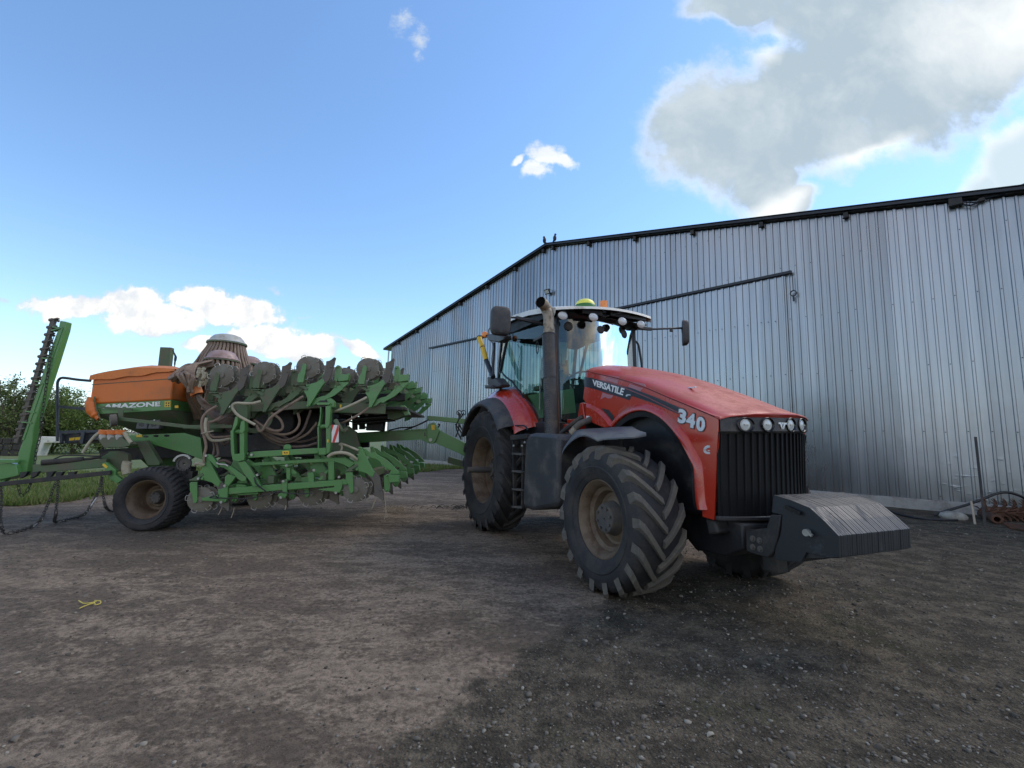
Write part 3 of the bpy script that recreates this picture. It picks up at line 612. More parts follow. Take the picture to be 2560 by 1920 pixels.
b = MB(); pts = [(850,1375,1.4),(1000,1320,1.35),(1150,1275,1.3),(1350,1215,1.2),(1550,1140,1.1),(1700,1080,1.0),(1850,1055,.9),(2000,1085,.8),(2160,1160,.7)]
b.tube([fl_(wp('a', x, y, v)) for x, y, v in pts], .03, 8, 5); yard('black_hose', b, M['black'], 'black hose arching over the scrap beside the right wall', 'hose')
b = MB(); b.tube([fl_(gp('a', x, y, .02)) for x, y in ((200,1290),(420,1370),(700,1420),(980,1440),(1180,1440))], .025, 6, 6); yard('lying_cable', b, M['black'], 'thin black cable lying on the ground along the shed plinth', 'cable')
b = MB(); b.ball((0,0,0), .17, 12, (1.5, .8, .75))
for i, q in enumerate(b.v): b.v[i] = tuple(c*(1+.18*mn.noise(Vector(q)*6)) for c in q)
o = yard('stone', b, M['stone'], 'pale rounded boulder by the shed plinth near the black hose', 'stone'); o.location = gp('a', 1200, 1400, .05)+Vector((0, .1, 0)); o.rotation_euler = (0, 0, -.6)
e = gp('a', 1735, 1495, 0); q = gp('a', 1480, 1385, 0); b = MB(); a1 = Vector(fl_(e+Vector((0,0,.10)))); a2 = Vector(fl_(q+Vector((0,0,.10)))); d = (a2-a1).normalized()
b.lathe([(-.02,.055),(-.02,.085),(.0,.10),(.10,.10),(.12,.085),(1.1,.085),(1.1,.05),(.2,.05),(.05,.055)], a1, d, 20, True); yard('rusty_pipe', b, M['rust'], 'short rusty pipe with an open flanged end lying by the right wall', 'pipe')
# toothed roller lying behind the pipe
b = MB(); p0 = wp('a', 1560, 1365, 1.15); p1 = wp('a', 2350, 1480, .35); p0.z = p1.z = .18; A0 = Vector(fl_(p0)); A1 = Vector(fl_(p1)); d = (A1-A0); n = 22; b.cyl(A0, A1, .11, 14)
for i in range(n):
    c = A0+d*(i/(n-1)); t = d.normalized(); 
    for a in np.arange(5)*1.2566+i*.35:
        w = Vector((0, 0, 1))*math.cos(a)+t.cross(Vector((0, 0, 1)))*math.sin(a); b.tube([c+w*.09, c+w*.24+t*.05, c+w*.30+t*.01], [.018, .015, .006], 5)
yard('toothed_roller', b, M['rust'], 'rusty roller with rows of curved teeth lying against the right wall', 'roller')
b = MB()
for k in range(4): b.tube([fl_(gp('a', x+k*35, y+k*22, .03)) for x, y in ((1800,1480),(1950,1500),(2100,1530))], .02+.01*rng.random(), 6)
yard('scrap_rods', b, M['rust'], 'rusty scrap rods lying in front of the toothed roller', 'rods')
# yellow twine, dry stalks
b = MB(); c = gp('D', 212, 1300); 
for pts in (((170,1297),(180,1303),(196,1302),(208,1299)), ((172,1314),(188,1307),(205,1302)), ((204,1297),(216,1298),(217,1303),(207,1306),(203,1300))):
    b.tube([fl_(gp('D', x, y, .02)) for x, y in pts], .004, 6, 5)
yard('twine', b, M['twine'], 'scrap of bright yellow twine lying on the dirt at the left', 'twine')
b = MB(); rng2 = np.random.default_rng(3); c = gp('h', 1600, 1400)
for k in range(40):
    a = rng2.uniform(0, 6.28); l = rng2.uniform(.05, .26); p = c+Vector((rng2.normal(0, .12), rng2.normal(0, .1), .01)); b.tube([fl_(p), fl_(p+Vector((l*math.cos(a)*.5, l*math.sin(a)*.5, rng2.uniform(.02, .12)))), fl_(p+Vector((l*math.cos(a), l*math.sin(a), rng2.uniform(0, .12))))], .004, 4, 3)
yard('dry_stalks', b, M['straw'], 'tangle of dry plant stalks on the ground beneath the front tine', 'stalks')['kind'] = 'stuff'
b = MB(); c = gp('D', 985, 1098)
for k in range(46):
    a = rng2.uniform(0, 6.28); l = rng2.uniform(.05, .30); p = c+Vector((rng2.normal(0, .38), rng2.normal(0, .12), .01)); b.tube([fl_(p), fl_(p+Vector((l*math.cos(a)*.5, l*math.sin(a)*.5, rng2.uniform(.01, .06)))), fl_(p+Vector((l*math.cos(a), l*math.sin(a), .01)))], .006, 4, 3)
yard('plant_litter', b, M['wood'], 'low heap of dark plant litter in front of the rear tractor wheel', 'litter')['kind'] = 'stuff'
# far left objects behind the chains
b = MB(); 
for i in range(4):
    for j in range(3): b.box((i*.5-.75+(j%2)*.1, 0, .18+j*.33), (.46, .5, .30))
o = yard('timber_stack', b, M['wood'], 'dark stack of timber blocks in the grass at the far left edge', 'timber stack', bevel=.02); o.location = GW.o; p = gp('1', 30, 985); o.location = (p.x, p.y, 0)
p = gp('1', 265, 985)*1.0
b = MB(); b.prism([(-.2, 0), (.1, 0), (.25, .75), (1.0, .78), (1.0, 1.12), (-.35, 1.12)], -.35, .35); o = yard('white_tank', b, M['white'], 'white bent tank standing in the grass behind the harrow beam', 'tank', bevel=.03); o.location = (p.x, p.y, 0); o.rotation_euler = (0,0,.3)
# ------------------------------------------------------------ wheels
def make_wheel(name, parent, c, Rr, W, rimR, n, lugm, label=None, lugh=.045, dish=.5, style='chevron', axle=None, hubr=.2):
    """wheel with its axis along v; +v is the outer side"""
    w = empty(name, parent=parent, loc=c); 
    if label: w['label'] = label
    h = W/2; Rc = Rr-lugh
    prof = [(h*.62, rimR-.01), (h*.86, rimR+.02), (h*1.0, rimR+(Rc-rimR)*.30), (h*1.04, rimR+(Rc-rimR)*.55), (h*1.0, rimR+(Rc-rimR)*.82), (h*.90, Rc-.02), (h*.70, Rc), (h*.35, Rc+.008), (0, Rc+.01)]
    prof = prof+[(-a, r) for a, r in reversed(prof[:-1])]
    b = MB(); b.lathe(prof, (0,0,0), (0,1,0), 72); b.lathe([(h*.97, rimR+(Rc-rimR)*.22), (h*1.055, rimR+(Rc-rimR)*.42), (h*1.06, rimR+(Rc-rimR)*.45), (h*1.0, rimR+(Rc-rimR)*.5)], (0,0,0), (0,1,0), 72)
    b.build('tyre', M['rubber'], w)
    b = MB()
    def P(a, y, r): return Vector((r*math.cos(a), y, r*math.sin(a)))
    def crown(y):
        q = abs(y)/h; return Rc-.004 if q < .7 else Rc-.004-(q-.7)**1.5*.22*(Rr/0.8)
    if style == 'chevron':
        for i in range(n):
            for sd in (1, -1):
                a0 = 2*math.pi*(i+(.5 if sd < 0 else 0))/n; m = 8; sweep = 2*math.pi/n*1.30; S = []
                for k in range(m+1):
                    t = k/m; y = sd*(-.05+t*1.10)*h; a = a0+sweep*(t**1.12); aw = (2*math.pi/n)*(.120+.035*t)
                    q = abs(y)/h; ro = Rr-.010*q**4*Rr; 
                    if q > .92: ro -= (q-.92)*.65*Rr*.5
                    ri = max(crown(y)-.02, rimR+.05) if q < 1 else crown(y)-.05
                    S.append((P(a-aw*1.35, y, ri), P(a-aw, y, ro), P(a+aw, y, ro), P(a+aw*1.35, y, ri)))
                S.append(tuple(P(a+dd, sd*h*1.045, rr) for dd, rr in ((-aw*1.1, Rc-.10), (-aw*.9, Rc-.06), (aw*.9, Rc-.06), (aw*1.1, Rc-.10))))
                vs = [p for q in S for p in q]; fs = [(j*4+e, j*4+e+1, j*4+e+5, j*4+e+4) for j in range(len(S)-1) for e in range(3)]+[(0,1,2,3), tuple(len(vs)-4+e for e in (3,2,1,0))]
                b.add(vs, fs)
    else:
        for i in range(n):
            for sd in (1, -1):
                a0 = 2*math.pi*(i+(.5 if sd < 0 else 0))/n; S = []; m = 6
                for k in range(m+1):
                    t = k/m; y = sd*(.0+t*1.0)*h; a = a0-(2*math.pi/n)*.9*t+(.3*2*math.pi/n)*math.sin(t*3.1); aw = (2*math.pi/n)*.27; ro = Rr-(abs(y)/h)**5*.05; ri = crown(y)-.03
                    S.append((P(a-aw*1.2, y, ri), P(a-aw, y, ro), P(a+aw, y, ro), P(a+aw*1.2, y, ri)))
                vs = [p for q in S for p in q]; fs = [(j*4+e, j*4+e+1, j*4+e+5, j*4+e+4) for j in range(len(S)-1) for e in range(3)]+[(0,1,2,3), tuple(len(vs)-4+e for e in (3,2,1,0))]
                b.add(vs, fs)
    b.build('tread_lugs', lugm, w, bevel=.004)
    r = rimR; b = MB()
    b.lathe([(h*.70, r-.025), (h*.74, r+.012), (h*.80, r+.018), (h*.82, r+.004), (h*.70, r-.03), (h*.52, r-.055), (h*.42, r-.06), (h*.34, r-.09), (h*dish+.0, r-.10), (h*(dish-.28), r-.12), (h*(dish-.30), r*.62), (h*(dish-.18), r*.50), (h*(dish-.18), .05)] if dish > 0 else
            [(h*.70, r-.025), (h*.74, r+.012), (h*.80, r+.018), (h*.82, r+.004), (h*.66, r-.035), (h*.35, r-.06), (0, r-.07), (-h*.2, r-.09), (-h*.22, r*.55), (-h*.15, r*.48), (-h*.15, .05)], (0,0,0), (0,1,0), 56)
    b.lathe([(-h*.8, r+.01), (-h*.6, r-.04), (0, r-.08)], (0,0,0), (0,1,0), 40)
    b.build('rim', M['rim'], w)
    hb = MB(); f = h*(dish-.18) if dish > 0 else -h*.15
    hb.lathe([(f-.02, hubr*1.1), (f+.03, hubr*1.05), (f+.05, hubr*.95), (f+(.10 if axle is None else .03), hubr*.92), (f+(.115 if axle is None else .04), hubr*.85), (f+(.115 if axle is None else .04), .01)], (0,0,0), (0,1,0), 32)
    for k in range(8): a = k*math.pi/4+.3; hb.cyl((hubr*.68*math.cos(a), f+.03, hubr*.68*math.sin(a)), (hubr*.68*math.cos(a), f+.135 if axle is None else f+.075, hubr*.68*math.sin(a)), .014, 6)
    if axle: hb.cyl((0, f, 0), (0, axle, 0), .05, 20); hb.lathe([(f+.04, hubr*.62), (f+.10, hubr*.55), (f+.10, .05)], (0,0,0), (0,1,0), 24)
    hb.build('hub', M['hub'], w)
    return w

# ------------------------------------------------------------ tractor
TR = Frame((2.03, 5.19), math.sin(R_(24)), -math.cos(R_(24)))
tr = empty('tractor', TR); tag(tr, 'large red tractor with a white cab roof and a dark ballast block on its nose', 'tractor')
def mir(pts): return [(p[0], -p[1], p[2]) for p in pts]
RF, RRR = .752, 1.02
make_wheel('front_wheel', tr, (-.12, .935, RF-.012), RF, .52, .385, 18, M['lug'], 'near front wheel with dusty grey lugs', dish=.32, hubr=.165)
o = make_wheel('front_wheel', tr, (-.12, -.945, RF-.015), RF, .53, .40, 17, M['lugr'], 'far front wheel mostly hidden behind the bonnet', dish=.32, hubr=.165); o.rotation_euler = (0, 0, math.pi); o.scale = (-1, 1, 1)  # far tread coloured darker than the near one, for shade under the nose
make_wheel('rear_wheel', tr, (-3.60, .93, RRR-.015), RRR, .52, .55, 21, M['lugr'], 'near rear wheel with a long axle stub', dish=-1, axle=.48, hubr=.20, lugh=.05)
o = make_wheel('rear_wheel', tr, (-3.60, -.93, RRR-.015), RRR, .52, .56, 21, M['lugr'], 'far rear wheel hidden behind the cab', dish=-1, axle=.48, hubr=.20, lugh=.05); o.rotation_euler = (0, 0, math.pi); o.scale = (-1, 1, 1)

def build_chassis():
    b = MB(); b.box((-1.5, 0, .86), (4.4, .62, .52)); b.box((-3.4, 0, 1.0), (1.2, .8, .8)); b.box((-.12, 0, .62), (.30, 1.35, .26)); b.box((-.2, 0, .78), (.9, .5, .35)); b.box((.45, 0, .70), (.8, .46, .30))
    b.cyl((-.12, -.75, .76), (-.12, .75, .76), .13, 20); b.cyl((-3.6, -.75, 1.02), (-3.6, .75, 1.02), .16, 20)
    b.box((-1.45, .42, 1.22), (1.3, .5, .22)); b.box((-2.6, .3, 1.45), (1.4, 1.1, .35))
    b.tube([(-.12, .62, .62), (-.45, .5, .60), (-.9, .42, .62)], .035, 8, 4)
    b.build('chassis', M['chassis'], tr, bevel=.02)
    b = MB(); b.prism([(-.95,.95),(-.95,1.75),(-.8,2.05),(.80,1.62),(.80,.90),(.5,.85)], -.50, .50); b.build('engine_block', M['black'], tr, bevel=.03)
    # pipes between bonnet and fender
    P = lambda x, y, v: TR.at('4', x, y, v=v); b = MB()
    b.tube([P(985,1400,.85), P(1070,1330,.82), P(1130,1250,.78), P(1215,1215,.66), P(1260,1190,.55)], .042, 10, 4); b.tube([P(970,1330,.75), P(1040,1270,.7), P(1160,1180,.62)], .03, 8, 4)
    b.build('air_pipes', M['hub'], tr)
    b = MB(); b.lathe([(0,.045),(0,.058),(.09,.058),(.09,.045)], P(1075,1325,.82), (P(1130,1260,.78)-P(1075,1325,.82)), 14); b.build('pipe_clamp', M['exhaust'], tr)
    b = MB()
    c = TR.at('4', 1000, 1385, v=.90)
    for k in range(60):
        p = c+Vector((rng.normal(0, .03), rng.normal(0, .03), rng.normal(0, .045))); q = p+Vector((rng.normal(0, .03), rng.normal(0, .03), rng.normal(0, .03))); b.tube([p, (p+q)/2+Vector((0,.01,.01)), q], .006, 4, 2)
    b.build('wire_tangle', M['rust'], tr)
build_chassis()

def build_bonnet():
    J = [(-1.22,2.47),(-1.07,2.43),(-.75,2.35),(-.45,2.27),(-.1,2.16),(.33,1.99),(.65,1.87),(.92,1.765)]
    def zj(u):
        for (a, za), (c, zc) in zip(J, J[1:]):
            if u <= c: return za+(zc-za)*(u-a)/(c-a)
        return J[-1][1]
    us = [-1.22,-1.15,-1.0,-.75,-.5,-.25,0,.25,.5,.7,.85,.94]; rows = []
    for u in us:
        z = zj(u); f = max(0, (u-.5)/.44); k = max(0, (-1.0-u)/.22)*.015
        kc = 1 if u < .4 else 1-.55*(u-.4)/.54
        half = [(.605, z-.004), (.602, z+.012), (.592, z+.012), (.585, z+.03), (.56, z+.055), (.51, z+.080-.0*f), (.44, z+.098), (.34, z+.118), (.29, z+.132), (.15, z+.142), (0, z+.146)]
        half = [(y-k, (z+(q-z)*kc*.86 if q > z+.02 else q)-k) for y, q in half]; TL = lambda y: .03*(.6-y)
        uu = u
        rows.append([(uu+.13*f*f*(1-(y/.6)**2), y, q+TL(y)) for y, q in half]+[(uu+.13*f*f*(1-(y/.6)**2), -y, q+TL(-y)) for y, q in reversed(half[:-1])])
    last = rows[-1]; rows.append([(p[0]+.022, p[1]*1.0, p[2]-.012) for p in last]); rows.append([(p[0]+.025, p[1], min(p[2]-.02, 1.785+TL(p[1])+.012)) for p in last])
    rows.append([(p[0]+.0, p[1]*.97, 1.77+TL(p[1])) for p in last])
    b = MB(); b.grid(rows); b.build('bonnet_top', M['redtop'], tr)
    b = MB(); b.grid([[(-1.225, y, z) for y, z in ((.59, 1.6), (.59, 2.46))], [(-1.225, 0, 1.6), (-1.225, 0, 2.60)], [(-1.225, -.59, 1.6), (-1.225, -.59, 2.46)]]); b.build('firewall', M['black'], tr)
    # side panels with the wheel arch
    top = [(j[0], j[1]) for j in J]
    lower = TR.pl('j', [(245,940),(400,1010),(500,1045),(610,1030),(700,935),(800,860),(900,815),(1000,795),(1100,800),(1220,845),(1330,915),(1450,1030),(1560,1170),(1650,1320),(1730,1480),(1790,1620)], .6)
    lower += TR.pl('6', [(335,1060),(350,1140),(355,1205)], .6); front = TR.pl('6', [(443,1232),(470,700),(478,560),(478,450)], .6)
    back = TR.pl('j', [(205,645),(215,400),(240,250)], .6); back = [(p[0], p[1]) for p in back]
    out = lower+front+top[::-1][0:1]+[(u, zj(u)) for u in (.65,.33,-.1,-.45,-.75,-1.07,-1.2)]+[back[0], TR.pl('j', [(248,705)], .6)[0]]
    out = [p for i, p in enumerate(out) if i == 0 or (Vector(p)-Vector(out[i-1])).length > .01]
    for s, lab in ((1, None), (-1, None)):
        b = MB(); b.prism(out, s*.575, s*.60); b.build('side_panel', M['red'], tr, bevel=.006)
    # flared lip round the arch
    arch = TR.pl('j', [(625,1010),(700,925),(800,848),(900,802),(1000,782),(1100,787),(1220,830),(1330,900),(1450,1015),(1560,1155),(1650,1305),(1730,1465),(1790,1610)], .61)+TR.pl('6', [(335,1060),(352,1150)], .61)
    arch = [(p.x, p.z) for p in catmull([(a[0], 0, a[1]) for a in arch], 4)]
    for s in (1, -1):
        b = MB(); rows = []; cx, cz = -.12, .85; n = len(arch)
        for a, z in arch:
            d = Vector((a-cx, z-cz)).normalized()
            rows.append([(a+d.x*.055, s*.600, z+d.y*.055), (a+d.x*.05, s*.612, z+d.y*.05), (a+d.x*.01, s*.640, z+d.y*.01), (a-d.x*.022, s*.640, z-d.y*.022), (a-d.x*.03, s*.628, z-d.y*.03), (a-d.x*.03, s*.56, z-d.y*.03)])
        b.grid(rows); b.build('arch_lip', M['red'], tr)
        b = MB(); rows = []
        for a, z in arch:
            d = Vector((a-cx, z-cz)).normalized(); rows.append([(a-d.x*.031, s*.615, z-d.y*.031), (a-d.x*.09, s*.605, z-d.y*.09), (a-d.x*.10, s*.36, z-d.y*.10)])
        b.grid(rows, .01, (0, -s, 0)); b.build('arch_liner', M['black'], tr)
    # sculpted bulge at the rear of the panel
    P = lambda x, y, v=.6: TR.at('j', x, y, v=v)
    b = MB(); r1 = [P(250,705), P(340,735), P(450,800), P(540,880), P(600,960), P(640,1010)]; r2 = [P(247,760,.635), P(340,795,.635), P(430,860,.635), P(505,935,.635), P(560,1010,.635)]; r2.append(P(600,1032,.63))
    r3 = [P(245,935,.625), P(320,965,.63), P(400,1000,.63), P(470,1030,.63), P(520,1040,.63), P(595,1035,.625)]; b.grid([catmull(r1, 4), catmull(r2, 4), catmull(r3, 4)], .02, (0,-1,0)); b.build('panel_bulge', M['red'], tr)
    b = MB(); b.prism_d([P(460,775,.604), P(560,800,.604), P(630,880,.604), P(650,985,.604), P(600,940,.604), P(540,860,.604)], (0,.004,0)); b.build('panel_recess', M['black'], tr)
    # crease line
    b = MB(); b.tube([(u, .603, zj(u)-.06-.03*(u+1.2)) for u in (-1.0,-.5,0,.4,.8)], .004, 5); b.build('panel_crease', M['red'], tr)
    for s in (1, -1): b = MB(); b.tube([(u, s*.606, zj(u)+.003) for u in (-1.2,-.9,-.6,-.3,0,.3,.6,.9)], .003, 5); b.build('panel_gap', M['bore'], tr)
    # decals
    v = .6035
    b = MB(); b.prism([tuple(p) for p in TR.pl('j', [(230,345),(330,360),(560,410),(760,470),(900,505),(1200,620),(1550,770),(1535,862),(1200,715),(980,640),(880,605),(850,668),(760,635),(560,575),(380,515),(225,475)], .6)], .600, v); b.build('decal_stripe', M['navy'], tr)
    b = MB()
    for off in (22, 44, 66): b.prism([tuple(p) for p in TR.pl('j', [(880,512+off),(1200,632+off*.9),(1540,778+off*.85),(1540,786+off*.85),(1200,640+off*.9),(880,520+off)], .6)], v, v+.002)
    build_each(b, 'stripe_line', M['black'], tr)
    b = MB(); b.prism(TR.pl('j', [(800,608),(820,585),(868,588),(872,600),(832,600),(815,620)], .6), v, v+.003); b.build('decal_hook', M['silver'], tr)
    b = MB()
    q = [TR.at('j', x, y, v=v) for x, y in ((345,462),(757,602),(340,378),(785,505))]; text_on(b, 'VERSATILE', q[0], q[1], q[2], q[3], (0, 1, 0), .003, .032, .0); b.build('lettering', M['decalwhite'], tr, smooth=False)
    b = MB(); c = MB()
    digs = [('3', [(1520,975),(1625,1000),(1535,775),(1650,812)]), ('4', [(1630,1025),(1755,1060),(1660,828),(1770,865)]), ('0', [(1770,1080),(1890,1110),(1790,878),(1908,920)])]
    for t_, q in digs:
        q = [TR.at('j', x, y, v=v) for x, y in q]; cen = sum(q, Vector())/4
        text_on(b, t_, *[cen+(p-cen)*1.0 for p in q], (0, 1, 0), .006, .05); text_on(c, t_, *[cen+(p-cen)*1.13 for p in q], (0, 1, 0), .002, .085)
    b.build('number_decal', M['silver'], tr, smooth=False); c.build('number_outline', M['navy'], tr, smooth=False)
    # round engine maker emblem: a broken C with a slanted bar
    b = MB(); P = lambda x, y: tuple(TR.pl('i', [(x, y)], .6)[0])
    b.prism([P(229,388),(P(205,388)),P(182,398),P(168,415),P(162,432),P(188,432),P(205,414),P(229,411)], .600, .605); b.prism([P(162,438),P(168,458),P(182,470),P(205,477),P(229,478),P(229,458),P(208,456),P(192,448),P(188,438)], .600, .605); b.prism([P(205,437),P(229,437),P(229,445),P(214,448)], .6, .605)
    b.build('engine_emblem', M['silver'], tr)
    b = MB()
    for q in ([(555,318),(712,345),(705,385),(548,352)], [(540,355),(700,390),(688,440),(525,385)], [(480,560),(545,585),(630,600),(600,640),(545,640),(515,620),(450,655)], [(865,405),(1060,440),(1080,480),(860,430)], [(850,440),(1030,500),(1000,545),(835,480)], [(255,250),(275,235),(270,330),(240,380)]):
        b.prism(TR.pl('j', q, .6), .6, .602)
    b.build('worn_decal', M['pinkdecal'], tr)
    b = MB(); b.prism(TR.pl('j', [(255,882),(290,885),(290,938),(252,935)], .64), .63, .641); b.build('small_label', M['decalwhite'], tr)
    b = MB(); b.box((.33, .30, zj(.33)+.128), (.13, .02, .012)); b.build('bonnet_trim', M['silver'], tr)
    # grille
    def gu(y): return .93+.13*(1-(y/.6)**2)
    def face(y, z): return (gu(y)-.0, y, z)
    ys = [(-.6+1.2*i/30) for i in range(31)]
    b = MB(); b.grid([[(gu(y)-.02, y, 1.665) for y in ys], [(gu(y)-.035, y, .88) for y in ys]]); b.grid([[(.94, .6, 1.64), (.80, .6, .86)], [(.75, .58, 1.64), (.7, .58, .86)]]); b.grid([[(.94, -.6, 1.64), (.80, -.6, .86)], [(.75, -.58, 1.64), (.7, -.58, .86)]]); b.build('grille_mesh', M['grille'], tr)
    for i in range(17):
        y = -.57+1.14*i/16; b = MB(); b.bar((gu(y)-.014, y, 1.655), (gu(y)-.044, y, .87), .016, .03, up=(1, 0, 0)); b.build('grille_bar', M['grille'], tr, bevel=.005)
    b = MB(); rows = [[(gu(y)+.012-.03, y, z) for y in ys] for z in (.90, .86)]; b.grid(rows, .05, (-1,0,0)); b.build('grille_sill', M['black'], tr, bevel=.01)
    # lamp bar with four round lamps
    b = MB(); zt = [1.745-.035*abs(y)/.6*0 for y in ys]; TL = lambda y: .03*(.6-y); b.grid([[(gu(y)+.0, y, 1.775+TL(y)) for y in ys], [(gu(y)+.022, y, 1.765+TL(y)) for y in ys], [(gu(y)+.024, y, 1.645+TL(y)) for y in ys], [(gu(y)-.01, y, 1.625+TL(y)) for y in ys]]); b.build('lamp_bar', M['charcoal'], tr)
    for y in (.38, .15, -.17, -.40):
        n = Vector((1, y*.55, 0)).normalized(); c = Vector((gu(y)+.022, y, 1.703+TL(y))); b = MB(); tx = n.cross(Vector((0,0,1)))
        b.lathe([(-.004, .060), (.012, .068), (.016, .064), (.004, .056), (-.02, .05)], c, n, 28); L_ = b
        vs = L_.v; L_.v = [tuple(Vector(p)+tx*((Vector(p)-c).dot(tx)*(.38 if abs(y) > .3 else .16))) for p in vs]; L_.build('lamp_bezel', M['blackgloss'], tr)
        h = MB(); h.lathe([(.002, .052), (.012, .030), (.016, 0)], c, n, 24); ho = h.build('headlight', M['lens'], tr)
        h = MB(); h.lathe([(.004, .0), (.006, .048)], c+n*.001, n, 24); h.box(c+n*.016, (.008, .05, .010)); h.build('reflector', M['wire'], ho)
    b = MB(); y0 = -.035; 
    def E(a, z): return Vector((gu(y0)+.026, y0-a, 1.715+z))
    for pts in ([(-.055,.028),(-.022,.028),(-.006,-.012),(-.006,-.034),(-.012,-.034),(-.033,.012),(-.055,.012)], [(.055,.028),(.022,.028),(.006,-.012),(.006,-.034),(.012,-.034),(.033,.012),(.055,.012)], [(-.016,.028),(.016,.028),(.006,.012),(0,-.004),(-.006,.012)]):
        b.prism_d([E(a, z) for a, z in pts], (.008, 0, 0))
    b.build('maker_emblem', M['silver'], tr)
build_bonnet()

def build_nose():
    P = lambda x, y, v: TR.at('6', x, y, v=v)
    b = MB(); b.prism([(.35,.88),(.86,.86),(1.0,.84),(1.0,.62),(.80,.52),(.45,.50),(.2,.7)], -.42, .42); b.prism([(p.x, p.z) for p in [P(375,1215,.57), P(450,1240,.57), P(480,1330,.57), P(400,1350,.57)]], .3, .57); b.build('front_frame', M['black'], tr, bevel=.02)
    b = MB(); pts = [(p.x, p.z) for p in [P(690,1310,.45), P(850,1290,.45), P(880,1190,.45), P(965,1190,.45), P(940,1350,.45), P(905,1480,.45), P(860,1520,.45), P(780,1500,.45), P(695,1470,.45)]]
    for s in (1, -1): b = MB(); b.prism(pts, s*.40, s*.455); b.build('weight_bracket', M['chassis'], tr, bevel=.01)
    b = MB(); p = P(820,1530,.3); b.box((p.x, .15, .52), (.14, .14, .16)); b.build('tow_block', M['chassis'], tr, bevel=.01)
    b = MB()
    for x, y in ((745,1372),(797,1387),(745,1437),(803,1452)): c = P(x, y, .455); b.cyl(c, c+Vector((0,.02,0)), .017, 6); b.lathe([(0,.026),(.006,.026),(.006,.01)], c, (0,1,0), 14)
    build_each(b, 'bolt', M['hub'], tr)
    # ballast block: upright plates side by side
    o3 = [P(x, y, .47) for x, y in ((892,1037),(1030,1078),(1170,1135),(1285,1240),(1392,1352),(1398,1515),(1320,1520),(1145,1480),(1105,1555),(900,1535),(905,1450),(950,1330),(960,1190),(878,1170))]
    out = [(p.x, p.z) for p in o3]
    w = empty('ballast_block', parent=tr); w['label'] = 'dark block of ballast plates hung on the nose'; n = 34; hw = .455; first = None
    for i in range(n):
        y = hw-(i+.5)*2*hw/n; jx = random.uniform(-.0025, .0025); jz = random.uniform(-.001, .0015)
        if first is None:
            b = MB(); b.prism([(p[0], p[1]) for p in out], -hw/n*.94, hw/n*.94); first = b.build('ballast_plate', M['plate'], w, bevel=.0022, smooth=False)
            first.location = L((0, y, 0)); cp = first
        else: cp = first.copy(); COL.objects.link(cp); cp.location = L((jx, y, jz))
        cp.scale = (1, 1, 1)
    b = MB(); 
    b.prism([(p[0]-.012, p[1]-.012) for p in out[1:6]]+[(out[8][0], out[8][1]+.03), (out[9][0], out[9][1]+.02), out[12]], -hw+.02, hw-.02); b.build('block_core', M['black'], w)
    b = MB(); c = P(1168,1325,.48); b.cyl(c, c+Vector((0,.03,0)), .026, 14); b.box(c+Vector((.02,.025,.0)), (.06,.02,.018), Matrix.Rotation(.5, 3, 'Y')); b.build('locking_pin', M['wire'], w)
    b = MB(); a, d = P(990,1125,.478), P(1110,1180,.478); b.bar(a, d, .028, .012, up=(0,1,0)); b.build('grip_slot', M['blackgloss'], w)
    return out
build_nose()

